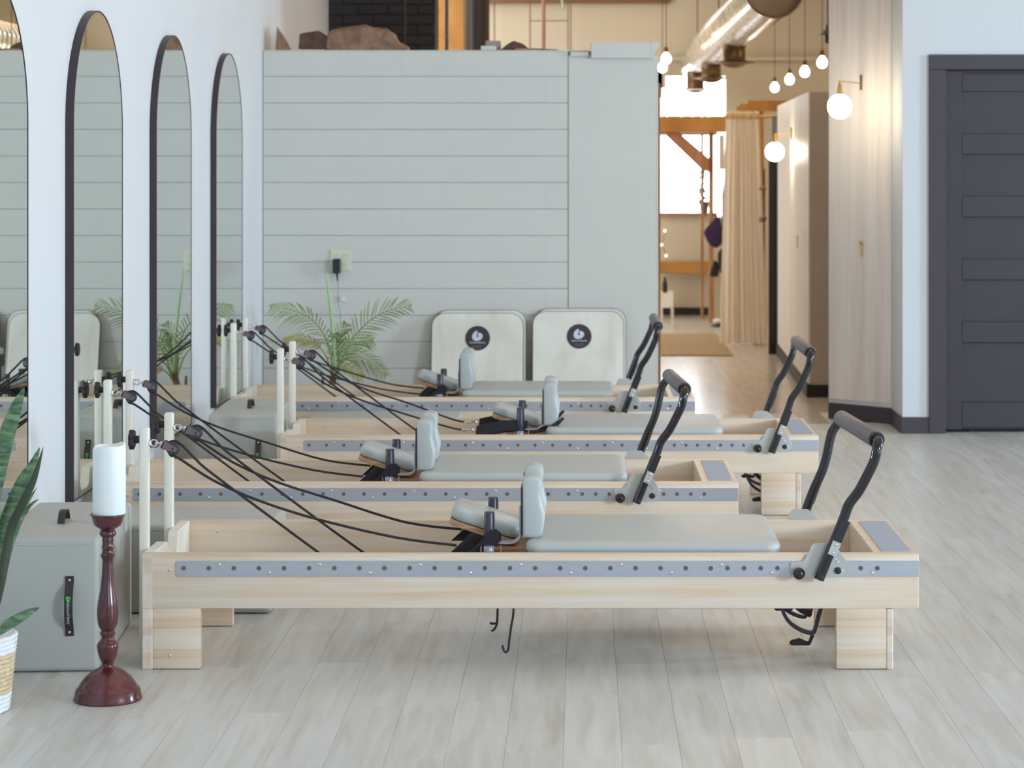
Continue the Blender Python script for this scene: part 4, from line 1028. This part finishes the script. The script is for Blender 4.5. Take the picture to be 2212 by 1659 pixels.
MB().cyl((-.16, 0, PZ(252, 252)), (.33, 0, PZ(252, 252)), .010, 10).build('curtain_rod', M_brass, cu)

# corridor odds and ends
tag(MB().box(PX(1425, 262), PX(1576, 262), F/268.5, F/238, .0005, .010, .002).build('floor_runner', M_mat, smooth=0), 'tan coir runner on the corridor floor before the curtain', 'rug')
cab = thing('low_cabinet', 'small blond wood cabinet against the far corridor wall', 'cabinet', (PX(1441, 214), F/214, 0), 0)
MB().box(-.075, .065, 0, .28, .10, PZ(631, 214), .004).build('body', M_post, cab, smooth=0)
for dx in (-.065, .045):
    for dy in (.01, .25): MB().box(dx, dx+.02, dy, dy+.02, 0, .10).build('leg', M_post, cab, smooth=0)
tag(MB().lathe([(.024, 0), (.026, .01), (.026, .09), (.012, .12), (.012, .15), (0, .15)], (PX(1437, 215), F/215+.12, PZ(631, 214)), 16).build('dark_bottle', M_dark), 'small dark bottle on the blond corridor cabinet', 'bottle')
hp_ = thing('window_plant', 'dark potted trailing plant in front of the bright corridor window', 'plant', (PX(1521, 210), F/210+.02, H[1][2]), 0)
MB().lathe([(.03, 0), (.04, .01), (.05, .11), (.052, .12), (0, .12)], n=20).build('pot', M_terra, hp_)
rnd = random.Random(5); mb = MB()
for i in range(70):
    z = .10+.33*rnd.random(); a = rnd.uniform(0, 2*PI); r = (.07*(1-(z-.1)/.45))*rnd.random()+.012
    mb.ball((r*math.cos(a)-.02, r*math.sin(a), z), rnd.uniform(.010, .018), 6, 4, (1, .5, .8))
mb.tube([(0, 0, .1), (-.01, 0, .3), (-.005, 0, .43)], .006, 6)
lf = mb.build('foliage', M_leafdk, hp_); lf['kind'] = 'stuff'
# coat rack things
cr = thing('coat_pole', 'thin black coat pole left of the cream curtain', 'coat rack', (PX(1561, 226), F/226, 0), 0)
MB().cyl((0, 0, .02), (0, 0, PZ(365, 226)), .009, 10).build('pole', M_dark, cr)
MB().lathe([(.11, 0), (.11, .012), (.02, .03), (0, .03)], n=20).build('base', M_dark, cr)
MB().tube([(-.09, 0, PZ(470, 226)+.03), (-.04, 0, PZ(470, 226)), (0, 0, PZ(466, 226)), (.06, 0, PZ(470, 226)+.03)], .006, 8).build('peg', M_dark, cr)
def blob(name, pts, s, m, label, cat, dep=.1, dy=0):
    q_ = [(PX(a, s), PZ(bb, s)) for a, bb in pts]
    q_ = [(p.x, p.z) for p in spline([Vector((a, 0, bb)) for a, bb in q_+[q_[0]]], 4)][:-1]
    return tag(MB().prism(q_, 'y', F/s+dy, F/s+dy+dep, dep*.25, 3).build(name, m, smooth=60), label, cat)
blob('purple_coat', [(1548, 466), (1556, 478), (1559, 520), (1548, 534), (1534, 530), (1524, 515), (1520, 500), (1530, 486), (1540, 474)], 226.3, M_navy, 'dark purple padded coat hanging left of the cream curtain', 'coat', .08, -.11)
blob('black_bag', [(1543, 562), (1550, 568), (1552, 594), (1542, 598), (1533, 594), (1536, 578)], 226.3, M_dark, 'black bag hanging below the purple coat', 'bag', .08, -.06)
blob('dark_backpack', [(1557, 537), (1562, 542), (1563, 578), (1556, 590), (1551, 574), (1550, 548)], 226.3, M_blkpl, 'dark rounded backpack beside the cream curtain edge', 'bag', .05, -.062)
tag(MB().ball(P(1550, 696, 226.5)+Vector((0, 0, .012)), .04, 14, 8, (1.2, 2, .55)).build('white_shoe', M_white), 'white shoe on the floor left of the curtain', 'shoe')
tag(MB().box(PX(1553, 211), PX(1565, 211), F/211-.02, F/211, PZ(366, 211), PZ(291, 211), .002).build('wall_print', M_paper, smooth=0), 'beige print hung between the window post and the curtain', 'picture')
sh = thing('clothes_shelf', 'dark clothing shelf glimpsed right of the cream curtain', 'shelf', (PX(1648, 250), F/245, 0), 0)
MB().box(-.06, .05, .0, .02, 0, PZ(365, 256), .003).build('back_panel', M_dark, sh, smooth=0)
for py in (367, 410, 480, 560): MB().box(-.06, .05, -.16, 0, PZ(py, 256)-.012, PZ(py, 256), .002).build('shelf_board', M_timber2, sh, smooth=0)
blob('folded_clothes', [(1640, 405), (1652, 402), (1655, 410), (1641, 411)], 255, M_pinkcl, 'dusty pink folded clothes on the second clothing shelf board', 'clothes', .1)
blob('folded_clothes', [(1640, 470), (1654, 466), (1655, 478), (1641, 479)], 255, M_pinkcl, 'dusty pink folded clothes on the third clothing shelf board', 'clothes', .1)
# fairy lights
def fairy(pts, s, label):
    R_ = thing('fairy_lights', label, 'string lights', P(pts[0][0], pts[0][1], s), 0); o0 = R_.location.copy()
    q_ = [P(a, bb, s)-o0 for a, bb in pts]
    MB().tube(q_, .0018, 5).build('wire', M_dkpipe, R_)
    for v in q_: MB().ball(v, .009, 10, 6).build('tiny_bulb', M_fairy, R_)
fairy([(1436, 499), (1429.5, 529), (1439, 552.5), (1441.5, 577)], F/(YF-.009), 'string of four warm fairy lights hanging on the far wall')
fairy([(1427, 250), (1441, 250), (1472, 250), (1496, 250), (1516, 250), (1529, 250)], F/(F/222+.02), 'warm fairy lights lying along the top of the corridor beam')
